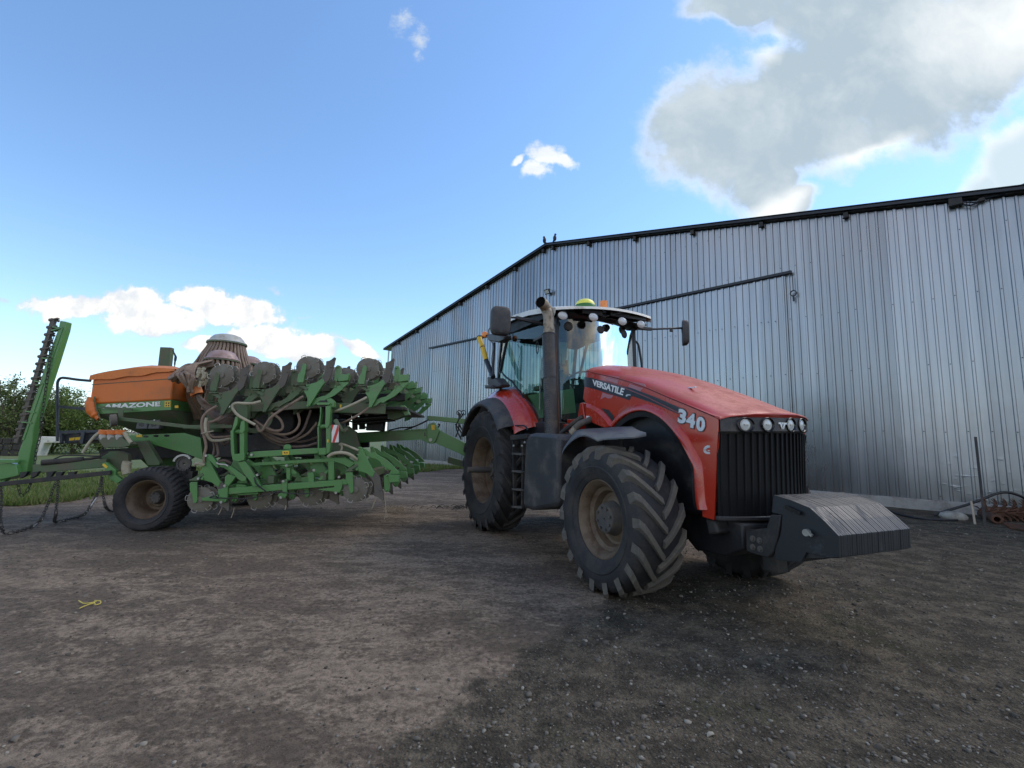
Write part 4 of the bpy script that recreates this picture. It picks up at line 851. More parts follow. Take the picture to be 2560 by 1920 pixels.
def build_cab():
    # glazed body: side outline at v = +-.80, narrowing a little to the front
    P = lambda x, y, v: TR.at('k', x, y, v=v)
    def hv(u, z): return .70+.13*min(1, max(0, (-u-1.8)/1.6))-.04*max(0, (2.3-z)/.5)
    side = [(-1.83,3.36),(-1.80,2.75),(-1.76,1.80),(-2.50,1.80),(-2.62,2.0),(-2.84,2.28),(-3.15,2.52),(-3.42,2.64),(-3.62,2.76),(-3.45,3.18),(-3.30,3.40),(-2.7,3.42),(-2.2,3.40)]
    sv = [Vector((u, hv(u, z), z)) for u, z in side]
    for s in (1, -1):
        b = MB(); pts = [(p.x, s*p.y, p.z) for p in sv]; n = len(pts); c = Vector((-2.5, s*hv(-2.5, 2.6), 2.65)); b.add([c]+pts, [(0, 1+i, 1+(i+1)%n) for i in range(n)]); o = b.build('door_glass', M['glass' if s > 0 else 'glassfar'], tr)
        b = MB(); b.tube([(p.x, s*(p.y+.004), p.z) for p in sv+[sv[0]]], .016, 6); b.build('door_frame', M['blacksteel'], tr)
    # windscreen, curved across, and lower windscreen wings
    ys = [-.70+1.4*i/14 for i in range(15)]
    def cu(y): return -1.80+.10*(1-(y/.70)**2)
    b = MB(); b.grid([[(cu(y)-.03, y, 3.38) for y in ys], [(cu(y), y, 2.7) for y in ys], [(cu(y)+.02, y, 2.40) for y in ys], [(cu(y)+.03, y*.97, 1.82) for y in ys]]); b.build('windscreen', M['windscreen'], tr)
    for s in (1, -1):
        b = MB(); b.tube([(-1.83, s*.705, 3.40), (-1.80, s*.705, 2.7), (-1.77, s*.68, 1.82)], .030, 8, 4); b.build('front_pillar', M['blacksteel'], tr)
        b = MB(); b.tube([(-3.32, s*.82, 3.42), (-3.45, s*.83, 3.18), (-3.64, s*.84, 2.74)], .028, 8, 4); b.build('rear_pillar', M['blacksteel'], tr)
    b = MB(); b.grid([[(-3.70, y, 3.40) for y in (-.8, 0, .8)], [(-3.82, y, 2.6) for y in (-.8, 0, .8)], [(-3.75, y, 1.9) for y in (-.8, 0, .8)]]); b.build('rear_glass', M['glass'], tr)
    b = MB(); b.grid([[(-3.32, s_, 3.40), (-3.70, s_*.98, 3.40)] for s_ in (.82,)]+[[(-3.45, .83, 3.18), (-3.76, .81, 3.05)], [(-3.64, .84, 2.74), (-3.82, .8, 2.7)]]); b.build('rear_quarter_glass', M['glass'], tr)
    for z in (1.9, 3.4):
        b = MB(); b.bar((-3.74, -.8, z), (-3.74, .8, z), .05, .05); b.build('rear_crossbar', M['blacksteel'], tr)
    for s in (1, -1): b = MB(); b.bar((-3.70, s*.80, 3.4), (-3.84, s*.80, 2.5), .05, .05); b.build('rear_post', M['blacksteel'], tr)
    # floor, sill and seat
    b = MB(); b.box((-2.7, 0, 1.70), (1.95, 1.45, .18)); b.box((-3.25, 0, 2.05), (.9, 1.2, .55)); b.build('cab_floor', M['black'], tr, bevel=.02)
    b = MB(); b.prism([(-2.56,1.80),(-1.72,1.80),(-1.72,1.52),(-2.5,1.52)], .60, .76); b.build('cab_sill', M['black'], tr, bevel=.01)
    b = MB(); b.box((-1.62, 0, 1.72), (.20, 1.30, .10)); b.prism([(-1.70,1.78),(-1.22,1.78),(-1.30,2.05),(-1.36,2.05),(-1.42,1.84),(-1.70,1.84)], .50, .60); b.build('cab_cowl', M['red'], tr, bevel=.01)
    b = MB(); b.prism([(-3.1,2.2),(-2.6,2.2),(-2.58,2.34),(-2.95,2.36),(-3.08,3.0),(-3.2,3.02),(-3.22,2.3)], -.26, .26); b.box((-3.13, 0, 3.10), (.10, .28, .18)); b.box((-2.85, 0, 2.05), (.4, .4, .4)); b.build('seat', M['black'], tr, bevel=.04)
    b = MB(); b.box((-2.8, -.42, 2.42), (.6, .16, .12)); b.box((-2.45, -.52, 2.62), (.14, .18, .22)); b.box((-2.9, .38, 2.42), (.45, .10, .08)); b.build('armrest_console', M['charcoal'], tr, bevel=.02)
    b = MB(); b.tube([(-2.05, 0, 1.8), (-2.15, 0, 2.3), (-2.27, 0, 2.5)], .05, 10); b.lathe([(0,.19),(.02,.20),(.04,.19),(.02,.18)], (-2.30, 0, 2.52), (-.5, 0, .86), 28, True); b.bar((-2.30, -.18, 2.52), (-2.30, .18, 2.52), .02, .02); b.box((-2.0, 0, 2.25), (.12, .5, .28)); b.build('steering_wheel', M['black'], tr)
    b = MB(); b.box((-2.2, .48, 2.95), (.03, .34, .26)); b.box((-2.05, .5, 2.75), (.03, .16, .12)); b.tube([(-2.2, .6, 2.95), (-2.3, .72, 2.6), (-2.3, .72, 2.0)], .015, 6); b.build('monitor', M['cardgrey'], tr, bevel=.01)
    b = MB(); a = P(885,1262,.66), P(1000,1240,.66), P(1040,1565,.66), P(925,1585,.66); b.prism_d(a, (0,-.01,0)); a = P(1003,1232,.68), P(1092,1218,.68), P(1095,1570,.68), P(1035,1575,.68); b.prism_d(a, (0,-.01,0)); b.build('faded_card', M['paper'], tr)
    b = MB(); a = [Vector((-1.80, P2.y, P2.z)) for P2 in (TR.at('k', 1322, 1198, u=-1.80), TR.at('k', 1512, 1168, u=-1.80), TR.at('k', 1550, 1500, u=-1.80), TR.at('k', 1325, 1530, u=-1.80))]; b.prism_d(a, (-.01,0,0)); b.build('faded_card', M['paper'], tr)
    # roof
    b = MB(); us = [-3.95,-3.85,-3.5,-3.0,-2.4,-2.0,-1.75,-1.60]; 
    def zt(u, v=0): return float(np.interp(u, [-3.95,-3.6,-3.1,-2.4,-2.0,-1.7,-1.6], [3.62,3.66,3.66,3.58,3.51,3.45,3.42]))+.055*(.88-v)+.045*(1-min(1, abs(v)/.88)**2)
    rows = []
    for i, u in enumerate(us):
        e = 1-(.10 if i in (0,) else 0)-(.02 if i == len(us)-1 else 0); w = .88*e if u < -1.7 else .86
        bow = [0.0, .0]
        row = []
        for y in [-1+2*k/16 for k in range(17)]:
            z = zt(u, y*.88)-(.10 if i == 0 else 0); uu = u+(.10*(1-y*y) if u > -1.8 else .04*(1-y*y) if u > -2.1 else 0); row.append((uu, y*w, z))
        lo = [(p[0]-(0.02 if i == len(us)-1 else 0), p[1]*1.012, p[2]-.085) for p in (row[0], row[-1])]
        rows.append([lo[0]]+row+[lo[1]])
    rows.append([(p[0]+.012, p[1], p[2]-.04) for p in rows[-1]]); b.grid(rows); b.build('roof', M['white'], tr)
    b = MB(); b.prism([(-3.8,3.56),(-3.1,3.59),(-2.4,3.52),(-2.0,3.45),(-1.64,3.39),(-1.66,3.38),(-1.72,3.365),(-1.84,3.35),(-3.3,3.38),(-3.7,3.34)], -.83, .83)
    for yy in (.25, -.25, -.6): b.box((-1.68+.06*(1-(yy/.7)**2), yy, 3.43+.055*(.88-yy)-.03), (.12, .36, .10)); b.build('roof_lining', M['black'], tr, bevel=.02)
    for y, z in ((.73,3.325),(.26,3.345),(-.26,3.35),(-.67,3.37)):
        cb = -1.74+.085*(1-(y/.7)**2); b = MB(); b.lathe([(-.06,.02),(-.05,.045),(.012,.062),(.02,.062)], (cb+.12, y, z-.005), (1,0,-.05), 24); b.v = [(p[0], y+(p[1]-y)*1.35, p[2]) for p in b.v]; o = b.build('work_lamp', M['charcoal'], tr)
        h = MB(); h.lathe([(.016,.059),(.028,.045),(.034,0)], (cb+.12, y, z-.005), (1,0,-.05), 24); h.v = [(p[0], y+(p[1]-y)*1.35, p[2]) for p in h.v]; h.build('lamp_glass', M['lens'], o)
    for y in (.52, 0, -.46):    # round black lamp cups hanging inside the screen
        b = MB(); b.ball((-1.84+.09*(1-(y/.7)**2), y, 3.22), .085, 14, (.5, 1, 1)); b.box((-1.86+.09*(1-(y/.7)**2), y, 3.31), (.05,.06,.12)); b.build('interior_lamp', M['black'], tr)
    b = MB(); c = (-2.12, .02, zt(-2.12)); b.lathe([(-.02,.155),(.02,.165),(.07,.165),(.085,.155)], c, (0,0,1), 28); b.build('receiver_base', M['gpsgreen'], tr)
    b = MB(); b.lathe([(.07,.158),(.10,.155),(.14,.135),(.17,.09),(.18,0)], c, (0,0,1), 28); b.build('receiver_dome', M['gpsyellow'], tr)
    c = (-2.12, -.34, zt(-2.12, -.34)); b = MB(); b.lathe([(0,.075),(.04,.075),(.045,.068),(.15,.064),(.19,.066),(.20,.04),(.20,0)], c, (0,0,1), 20); b.build('beacon', M['amber'], tr)
    b = MB(); b.tube([(-2.1,-.44,zt(-2.1,-.4)+.03), (-1.75,-.42,3.60), (-1.52,-.30,3.50), (-1.62,-.05,3.42), (-1.70,.12,3.40)], .011, 6, 5); b.build('beacon_cable', M['black'], tr)
    # mirrors
    def mirror(pts, c, sz, yaw, arm_r, label):
        b = MB(); b.tube(pts, arm_r, 8); m1 = b.build('mirror_arm', M['charcoal'], tr); m1['label'] = label.replace('mirror', 'mirror arm')
        b = MB(); n = 20; w, h, d = sz
        def sup(a, k): ca, sa = math.cos(a), math.sin(a); return (k*w/2*math.copysign(abs(ca)**.45, ca), k*h/2*math.copysign(abs(sa)**.45, sa))
        rows = []
        for dd, k in ((0,.0),(0,.9),(.0,1.0),(.015,1.0),(d*.7,.97),(d*.95,.85),(d,.6),(d,.0)): rows.append([(dd, *sup(2*math.pi*q/n, k)) for q in range(n+1)])
        b.grid(rows); Rm = Matrix.Rotation(yaw, 3, 'Z'); b.v = [tuple(Rm@Vector(p)+Vector(c)) for p in b.v]; o = b.build('mirror', M['charcoal'], tr); o['label'] = label
    A = TR.at('4', 815, 380, v=.80); B = TR.at('4', 585, 325, v=1.25); Cc = TR.at('4', 480, 322, v=1.42)
    b = MB(); b.bar(A, B, .055, .05); b.tube([B, Cc], .016, 8); b.tube([A, A+Vector((-.05, -.25, 0))], .03, 8); o = b.build('mirror_arm', M['charcoal'], tr, bevel=.008); o['label'] = 'near mirror arm reaching out in front of the white roof edge'
    c = TR.at('4', 450, 358, v=1.48); mirror([Cc, c], c, (.30, .44, .10), R_(8), .012, 'near side mirror seen from its dark back')
    A = Vector((-1.80, -.74, 3.36)); B = TR.at('4', 1760, 425, u=-1.78); Cc = TR.at('4', 2020, 415, u=-1.76); b = MB(); b.bar(A, B, .05, .05); b.tube([B, Cc], .018, 8); p = TR.at('4', 1928, 438, u=-1.77); b.box(p, (.03,.05,.04)); o = b.build('mirror_arm', M['charcoal'], tr, bevel=.008); o['label'] = 'far mirror arm standing out from the cab'
    c = TR.at('4', 2025, 458, u=-1.76); mirror([Cc, c], c, (.26, .42, .10), R_(-50), .012, 'far side mirror')
    b = MB(); b.tube([TR.at('4', x, y, v=-.86) for x, y in ((1585,525),(1620,530),(1645,560),(1660,640),(1672,720),(1680,785))], .018, 8, 4); b.build('grab_rail', M['blacksteel'], tr)
    # lower mirror and its support behind the large one
    b = MB(); b.prism([tuple(q) for q in TR.pl('4', [(395,470),(500,462),(528,480),(520,520),(470,545),(385,530),(360,505),(370,480)], 1.15)], 1.10, 1.22); b.build('wide_angle_mirror', M['black'], tr, bevel=.02)
    b = MB(); b.tube([TR.at('4', x, y, v=1.1) for x, y in ((400,540),(398,640),(390,760),(392,830))], .02, 8, 3); b.tube([TR.at('4', x, y, v=1.1) for x, y in ((375,530),(395,580),(378,680),(388,820))], .008, 5, 4); b.tube([TR.at('4', x, y, v=1.1) for x, y in ((375,405),(352,430),(352,470),(372,500))], .008, 5, 4); b.build('cab_handle', M['blacksteel'], tr)
    P4 = lambda x, y, v: TR.at('4', x, y, v=v)
    b = MB(); b.tube([P4(390,840,1.1), P4(330,695,1.12), P4(300,590,1.14), P4(268,490,1.16)], [.045,.045,.042,.042], 10); b.tube([P4(268,490,1.16), P4(290,478,1.16), P4(400,478,1.12)], .012, 6); b.build('lamp_stalk', M['blacksteel'], tr)
    b = MB(); b.tube([P4(330,692,1.12), P4(300,588,1.14)], .047, 10); b.tube([P4(298,580,1.14), P4(270,500,1.16)], .047, 10); b.build('stalk_sleeve', M['yellow'], tr)
    b = MB(); c = P4(318,472,1.16); b.lathe([(-.03,.05),(.0,.062),(.03,.05),(.045,0)], c, (.85,.4,0), 20); b.lathe([(-.05,0),(-.03,.05)], c, (.85,.4,0), 20); b.build('marker_lamp', M['amber'], tr)
    b = MB(); b.prism([tuple(q) for q in TR.pl('4', [(378,840),(450,848),(500,905),(490,925),(400,935),(378,900)], .95)], .86, 1.04); b.prism([tuple(q) for q in TR.pl('4', [(358,910),(420,912),(430,935),(362,940)], 1.0)], .9, 1.1); b.build('rear_lamp_housing', M['charcoal'], tr, bevel=.015)
build_cab()

def build_fenders():
    cx, cz = -3.60, 1.02
    def ring(prof, a0, a1, n, name, m, s=1, k=1.0):
        b = MB(); rows = []
        for i in range(n+1):
            a = R_(a0+(a1-a0)*i/n); sp = 1+.0*i; rows.append([(cx+r*math.cos(a), s*v, cz+r*math.sin(a)) for v, r in prof])
        b.grid(rows, .012, (0, 0, -.6)); return b.build(name, m, tr)
    for s in (1, -1):
        ring([(.70,1.46),(.80,1.45),(.90,1.39),(.98,1.31),(1.02,1.24),(1.03,1.215)], 30, 116, 22, 'rear_fender', M['red'], s)
        ring([(1.00,1.25),(1.08,1.235),(1.17,1.20),(1.235,1.16),(1.25,1.12),(1.24,1.09)], 36, 152, 26, 'fender_extension', M['charcoal'], s)
        ring([(.70,1.46),(.98,1.31),(1.03,1.20)], 116, 150, 8, 'fender_rear_shell', M['black'], s)
    b = MB(); b.tube([TR.at('4', x, y, v=1.0) for x, y in ((572,1300),(568,1270),(585,1258),(655,1258),(675,1270),(690,1300))], .012, 6); b.tube([TR.at('4', x, y, v=1.0) for x, y in ((570,1290),(572,1340),(560,1370))], .012, 6); b.build('step_handle', M['blacksteel'], tr)
    # flat plastic fender over the near front wheel
    P = lambda x, y, v: TR.at('4', x, y, v=v)
    out = catmull([P(985,1500,1.20), P(1005,1455,1.20), P(1055,1398,1.20), P(1120,1352,1.20), P(1185,1340,1.20), P(1250,1362,1.20), P(1292,1385,1.20)], 3)+[P(1340,1372,1.20), P(1480,1362,1.18), P(1610,1355,1.12), P(1712,1336,1.02)]
    inn = catmull([P(985,1500,.98), P(1010,1440,.80), P(1050,1370,.74), P(1085,1312,.74), P(1130,1292,.74), P(1220,1284,.74), P(1300,1280,.74)], 3)+[P(1360,1276,.74), P(1470,1268,.74), P(1590,1266,.76), P(1712,1334,1.00)]
    b = MB(); rows = [[a, a.lerp(c, .08)+Vector((0,0,.015)), a.lerp(c, .3)+Vector((0,0,.018)), a.lerp(c, .6)+Vector((0,0,.018)), c] for a, c in zip(out, inn)]; b.grid(rows, .014, (0,0,-1)); b.build('front_fender', M['fender'], tr)
    b = MB(); c = Vector((-.12, 0, .76)); rows = []
    for i in range(13):
        a = R_(30+i*10); rows.append([(-.12-.02+.93*math.cos(a), v, .74+.93*math.sin(a)) for v in (.62, .72)])
    b.tube([(-.12, .70, .9), (-.3, .74, 1.3), (-.25, .76, 1.6)], .03, 8); b.build('fender_stay', M['chassis'], tr)
    o = MB(); o.grid([[(p[0], -p[1], p[2]) for p in r] for r in [[a, a.lerp(c, .5), c] for a, c in zip(out, inn)]], .014, (0,0,-1)); o.build('front_fender', M['fender'], tr)
build_fenders()

def build_side():
    P = lambda x, y, v: TR.at('4', x, y, v=v); P5 = lambda x, y, v: TR.at('5', x, y, v=v)
    # upright exhaust with its slotted shield
    bot = P(905,1470,1.0); top = P(872,470,.93); e0 = P(878,455,.93)
    b = MB(); c1 = P(872,400,.93); c2 = P(868,310,.93); c3 = P(850,255,.95); c4 = P(828,205,1.0)
    dirn = Vector((.55, .80, .0)).normalized()
    pts = catmull([e0-Vector((0,0,.1)), c1, c2, c3+Vector((.0,.0,0)), c3+dirn*.07+Vector((0,0,.045)), c3+dirn*.19+Vector((0,0,.06))], 5)
    b.tube(pts, .078, 22, cap=False); b.build('exhaust_pipe', M['exhaust'], tr)
    b = MB(); b.lathe([(0, .0), (.001, .074)], pts[-1]-(pts[-1]-pts[-2]).normalized()*.02, (pts[-1]-pts[-2]), 22); b.build('exhaust_bore', M['bore'], tr)
    ax = (top-bot); H = ax.length; axn = ax/H; x = Vector((1,0,0)); x = (x-axn*x.dot(axn)).normalized(); y = axn.cross(x); r = .098
    b = MB(); n = 26; rows = []
    vs = [bot+axn*(H*j/1)+(x*math.cos(2*math.pi*k/n)+y*math.sin(2*math.pi*k/n))*r for j in (0, 1) for k in range(n)]
    b.add(vs, [(k, (k+1)%n, n+(k+1)%n, n+k) for k in range(n)]); 
    for j, w in ((0.0, .014), (.60, .006), (.995, .014)): b.lathe([(-w/2, r), (-w/2, r+.006), (w/2, r+.006), (w/2, r)], bot+axn*H*j, axn, n)
    b.build('heat_shield', M['shield'], tr)
    b = MB()      # rows of slots
    for reg, (h0, h1, a0, a1) in enumerate(((.03, .46, 45, 150), (.49, .56, 60, 110), (.62, .97, 62, 100), (.03, .96, 132, 150))):
        zz = h0*H; j = 0
        while zz < h1*H:
            a = a0+(8 if j % 2 else 0)
            while a < a1:
                t = R_(a); d = x*math.cos(t)+y*math.sin(t); tn = axn.cross(d); c = bot+axn*zz+d*(r+.002); b.add([c-tn*.007-axn*.004, c+tn*.007-axn*.004, c+tn*.007+axn*.004, c-tn*.007+axn*.004], [(0,1,2,3)]); a += 16
            zz += .030; j += 1
    b.build('shield_slots', M['blackgloss'], tr, smooth=False)
    b = MB(); b.bar(bot+x*.075-y*.060, top+x*.070-y*.060, .012, .03, up=(1,0,0)); b.build('rusty_edge', M['rust'], tr)
    b = MB(); b.box(bot+Vector((0, 0, -.02)), (.26, .26, .05)); b.box(bot+Vector((0, -.02, -.09)), (.19, .2, .12)); b.box(bot+Vector((0, -.3, -.06)), (.12, .5, .08)); b.build('exhaust_bracket', M['hub'], tr, bevel=.008)
    b = MB(); b.bar(P(750,525,.84), P(830,480,.9), .05, .04); b.bar(P(880,460,.9), P(815,495,.8), .03, .05); b.lathe([(-.006,.075),(.006,.075),(.006,.09),(-.006,.09)], P(772,585,.86), (0,1,0), 18, True); q = b.v[-72:]; c = P(772,585,.86); b.v[-72:] = [(c.x+(p[0]-c.x)*.5, p[1], c.z+(p[2]-c.z)*1.15) for p in q]; b.build('pillar_handle', M['black'], tr, bevel=.006)
    # wipers
    b = MB(); b.tube([P(950,600,.66), P(955,690,.62), P(962,760,.60), P(985,780,.5), P(1075,830,.4)], .010, 5); b.tube([P(975,635,.6), P(985,740,.58), P(965,780,.6)], .006, 5); b.box(P(970,770,.6), (.08,.05,.03)); b.build('wiper', M['blackgloss'], tr)
    # rounded battery box
    pts = [P5(x, y, 1.14) for x, y in ((650,300),(670,285),(720,272),(900,285),(925,300),(925,860),(905,885),(720,915),(680,912),(640,890),(628,860),(636,600))]
    b = MB(); b.prism([(p.x, p.z) for p in pts], .45, 1.16); b.build('battery_box', M['charcoal'], tr, bevel=.05)
    b = MB(); b.prism([(p.x, p.z) for p in (P5(918,740,.95), P5(985,738,.95), P5(985,915,.95), P5(918,895,.95))], .5, .98); b.build('tool_case', M['chassis'], tr, bevel=.01)
    # access steps
    st = empty('access_ladder', parent=tr)
    b = MB()
    for xx in ((548,340),(622,345)): pass
    b.bar(P5(548,330,1.10), P5(556,900,1.14), .03, .05, up=(0,1,0)); b.bar(P5(632,330,1.10), P5(622,900,1.14), .03, .05, up=(0,1,0)); b.build('rail', M['chassis'], st)
    for y in (445, 590, 740, 885):
        b = MB(); a = P5(548, y, 1.14); c = P5(625, y+8, 1.14); b.bar(a+Vector((0,-.04,0)), c+Vector((0,-.04,0)), .16, .025); b.build('step', M['hub'], st, bevel=.004)
    b = MB(); b.bar(P5(528,316,1.15), P5(668,300,1.15), .06, .07); b.build('top_step', M['chassis'], st, bevel=.006)
    b = MB()
    for x, y in ((545,380),(637,352),(615,382)): b.ball(P5(x, y, 1.16), .018, 8)
    build_each(b, 'bolt', M['wire'], st)
build_side()
# ------------------------------------------------------------ seed drill
SD = Frame((.18, 9.34), math.cos(R_(4.3)), math.sin(R_(4.3)), .8)
sd = empty('seed_drill', SD); sd.scale = (1, .8, 1); tag(sd, 'folded green seed drill with an orange hopper, hitched behind the tractor', 'seed drill')
def A(z, x, y, v): return SD.at(z, x, y, v=v)
def SP(z, pts, v): return [tuple(q) for q in SD.pl(z, pts, v)]
def plate(name, z, pts, v0, v1, m='green', vp=None, bevel=.005):
    b = MB(); b.prism(SP(z, pts, v1 if vp is None else vp), v0, v1); return b.build(name, M[m], sd, bevel=bevel)
def bolt(b, p, r=.018, t=.02): p = Vector(p); b.cyl(p, p+Vector((0, t, 0)), r, 8)

# -- one coulter, built once about its pin and copied
PIN = A('h', 1015, 365, 2.2)
def rel(pts, z='h'): return [(p[0]-PIN.x, p[1]-PIN.z) for p in SP(z, pts, 2.2)]
def make_coulter():
    b = MB(); b.prism(rel([(1000,368),(1035,360),(1052,382),(1140,560),(1225,720),(1262,775),(1225,850),(1160,812),(1120,782),(985,742),(958,690),(930,615),(965,570),(1000,490)]), -.03, .03)
    bolt(b, (0, .03, -.015)); p = rel([(980,722)])[0]; bolt(b, (p[0], .03, p[1]), .022); c = b.build('coulter', M['green'], sd, bevel=.006)
    b = MB(); b.prism(rel([(1165,815),(1232,760),(1268,762),(1332,835),(1392,1100),(1398,1175),(1345,1190),(1300,1160),(1250,1150),(1250,960),(1215,890)]), -.022, .022); b.prism(rel([(1345,1188),(1398,1170),(1402,1215),(1380,1222)]), -.035, .035); p = rel([(1343,1050)])[0]; bolt(b, (p[0], .022, p[1]), .015); b.build('shank', M['steelmud'], c, bevel=.004)
    b = MB(); b.prism(rel([(1040,380),(1110,400),(1180,462),(1235,448),(1290,490),(1420,560),(1560,680),(1575,725),(1540,742),(1480,735),(1410,700),(1340,610),(1270,560),(1200,545),(1110,510)]), -.075, -.045); p = rel([(1428,718)])[0]; bolt(b, (p[0], -.045, p[1]), .020)
    b.build('parallel_link', M['green'], c, bevel=.005)
    b = MB(); b.prism(rel([(1393,830),(1450,800),(1500,850),(1490,1050),(1470,1085),(1430,1095),(1395,1060)]), -.11, -.05); b.prism(rel([(1480,800),(1640,820),(1650,920),(1490,935)]), -.14, .02); b.prism(rel([(1560,690),(1640,760),(1640,800),(1480,800),(1500,760)]), -.06, -.02)
    for x, y in ((1440,822),(1430,1060),(1635,930),(1520,780)): p = rel([(x, y)])[0]; bolt(b, (p[0], -.045, p[1]), .018, .03)
    b.build('link_bracket', M['green'], c, bevel=.005)
    b = MB(); b.prism(rel([(808,790),(830,768),(918,768),(925,900),(938,1060),(915,1095),(875,1095),(850,960),(815,900)]), .035, .075); b.build('roller_bracket', M['green'], c, bevel=.005)
    b = MB(); q = rel([(825,745),(990,650)]); b.bar((q[0][0], 0, q[0][1]), (q[1][0], 0, q[1][1]), .09, .045); q = rel([(845,740),(912,765)]); b.box((q[0][0]+.02, .02, q[0][1]), (.12, .12, .02)); b.build('roller_arm', M['greend'], c, bevel=.004)
    dc = rel([(945,1045)])[0]; n = 40
    for k, (dv, tl) in enumerate(((.0, .10), (-.14, -.10))):
        b = MB(); cc = Vector((dc[0]+(.0 if k == 0 else .05), dv, dc[1])); ax = Vector((tl, 1, 0)).normalized(); b.lathe([(.004, .02), (.010, .05), (.004, .08), (-.002, .185), (-.006, .19), (-.012, .185), (-.008, .11), (-.014, .05), (-.014, .0)], cc, ax, n)
        b.lathe([(.0, .035), (.04, .05), (.045, .03), (.045, .0)], cc, ax, 16); d = b.build('disc', M['disc'], c)
        w = MB(); x = Vector((1, -tl, 0)).normalized(); z = Vector((0, 0, 1))
        for a0 in (.2, 1.5, 2.8, 4.1, 5.3):
            P = [cc+(x*math.cos(a0+t)+z*math.sin(a0+t))*rr+ax*.012 for t, rr in ((0,.165),(.05,.205),(.22,.212),(.40,.208),(.45,.165))]; w.tube(P, .0055, 5)
        w.lathe([(-.006, .158), (-.005, .164), (-.006, .166)], cc, ax, 24); w.build('cleat', M['wire'], d)
    return c
proto = make_coulter(); protos = {}
def place_coulter(u, v, z, top=False, k=1.0, lean=0):
    c = proto if not protos else dup(proto, sd); protos[1] = 1
    c.location = L((u, v, z)); c.rotation_euler = (0, lean, 0); c.scale = (k, k, -k if top else k); return c
b1 = A('h', 1015, 365, 2.2); b4 = A('f', 360, 505, 2.15); VS = [2.2, 1.15, .1, -.95, -2.0]
place_coulter(b1.x, 2.2, b1.z)
for i, v in enumerate(VS[1:]): place_coulter(b1.x+.01*i, v, b1.z-.01+.012*i, k=.99)
for t, vs in ((.32, (1.92, .9, -.1)), (.66, (1.92, .9, -.1)), (1, (2.15, 1.1, .1))):
    for v in vs: place_coulter(b1.x+(b4.x-b1.x)*t, v, b1.z+(b4.z-b1.z)*t-(0 if t == 1 else .04))
tops = [A('g', 1200, 1040, 2.2), A('g', 195, 1020, 2.2), A('e', 1280, 1215, 2.15), A('e', 600, 1265, 2.15)]
for i, p in enumerate(tops):
    for j, v in enumerate(VS if i == 0 else VS if i == 1 else VS[:4]):
        c = place_coulter(p.x+.015*j, p.y-2.2+v, p.z-.02*j*(1 if i == 0 else .5), True, .96, R_(-4 if i < 2 else -2)+random.uniform(-.03, .03))
for i in range(4):
    p = tops[i]; q = tops[i+1] if i < 3 else p+(p-tops[i-1])
    for v in ((1.7, .6, -.5) if i < 3 else (1.5, .4)): place_coulter(p.x+(q.x-p.x)*.52, v, p.z+(q.z-p.z)*.5-.06, True, .90, R_(-2)+random.uniform(-.05, .05))
for o_ in list(sd.children):
    if o_.name.split('.')[0] == 'coulter' and o_.scale[2] < 0 and abs(o_.scale[0]-.90) < .004: o_['bank'] = 1
dirty = {'coulter': 'greend', 'roller_bracket': 'greend', 'link_bracket': 'greend'}
# the two rear banks folded on top are caked in dirt
def recolor(o, m): 
    o.material_slots[0].link = 'OBJECT'; o.material_slots[0].material = M[m]
for o in list(sd.children):
    if o.name.split('.')[0] == 'coulter' and o.scale[2] < 0 and (o.location.x < -3.9 or 'bank' in o):
        recolor(o, 'greend')
        for ch in o.children:
            if ch.name.split('.')[0] in ('roller_bracket', 'link_bracket', 'parallel_link'): recolor(ch, 'greend')

# -- tool bars across the machine and frame members
b = MB()
for p in (b1, b1.lerp(b4, .32), b1.lerp(b4, .66), b4):
    q = MB(); q.bar((p.x+.20, 2.15, p.z-.42), (p.x+.25, -2.2, p.z-.38), .10, .12); q.build('tool_bar', M['greend'], sd, bevel=.008)
for p in tops:
    q = MB(); q.bar((p.x+.32, 2.05, p.z+.38), (p.x+.36, -2.2, p.z+.36), .10, .12); q.build('tool_bar', M['greend'], sd, bevel=.008)
B = lambda n, z, pts, v0, v1, m='green', **k: plate(n, z, pts, v0, v1, m, **k)
b = MB(); pts = SP('f', [(540,1045),(640,1028),(1100,992),(1600,952),(2042,925)], 2.25)+SP('h', [(500,905),(830,878),(830,962),(500,1000),(0,1040)], 2.25)+SP('f', [(700,1125),(690,1150),(540,1130)], 2.25); b.prism(pts, 2.11, 2.25); b.build('lower_frame_beam', M['green'], sd, bevel=.008)
B('frame_end_bracket', 'f', [(655,840),(700,800),(835,832),(700,1000),(692,1180),(660,1245),(610,1270),(560,1240),(545,1200),(560,1130),(600,1130),(600,1030),(640,1020)], 2.20, 2.28)
B('corner_arm', 'f', [(345,490),(390,480),(440,500),(540,640),(545,700),(510,690),(370,540)], 2.25, 2.31); B('corner_arm', 'f', [(690,680),(740,670),(990,850),(985,905),(930,918),(860,880)], 2.26, 2.33)
B('diagonal_brace', 'f', [(848,605),(965,590),(1030,670),(1110,800),(1225,990),(1100,995),(1065,930),(960,800)], 2.24, 2.32)
b = MB(); pts = SP('f', [(1000,625),(2042,558)], 2.2)+SP('h', [(500,545),(760,535),(940,630),(850,700),(740,640),(610,600),(0,628)], 2.2)+SP('f', [(1050,672)], 2.2); b.prism(pts, 2.1, 2.2); b.build('upper_rail', M['green'], sd, bevel=.006)
b = MB(); pts = SP('f', [(1000,462),(1100,440),(2042,385)], 2.3)+SP('h', [(360,382),(360,470),(0,492)], 2.3)+SP('f', [(1010,545)], 2.3); b.prism(pts, 2.18, 2.3); b.build('main_rail', M['green'], sd, bevel=.008)
B('lifting_eye', 'f', [(1580,400),(1590,350),(1620,325),(1670,325),(1705,350),(1705,400)], 2.20, 2.24)
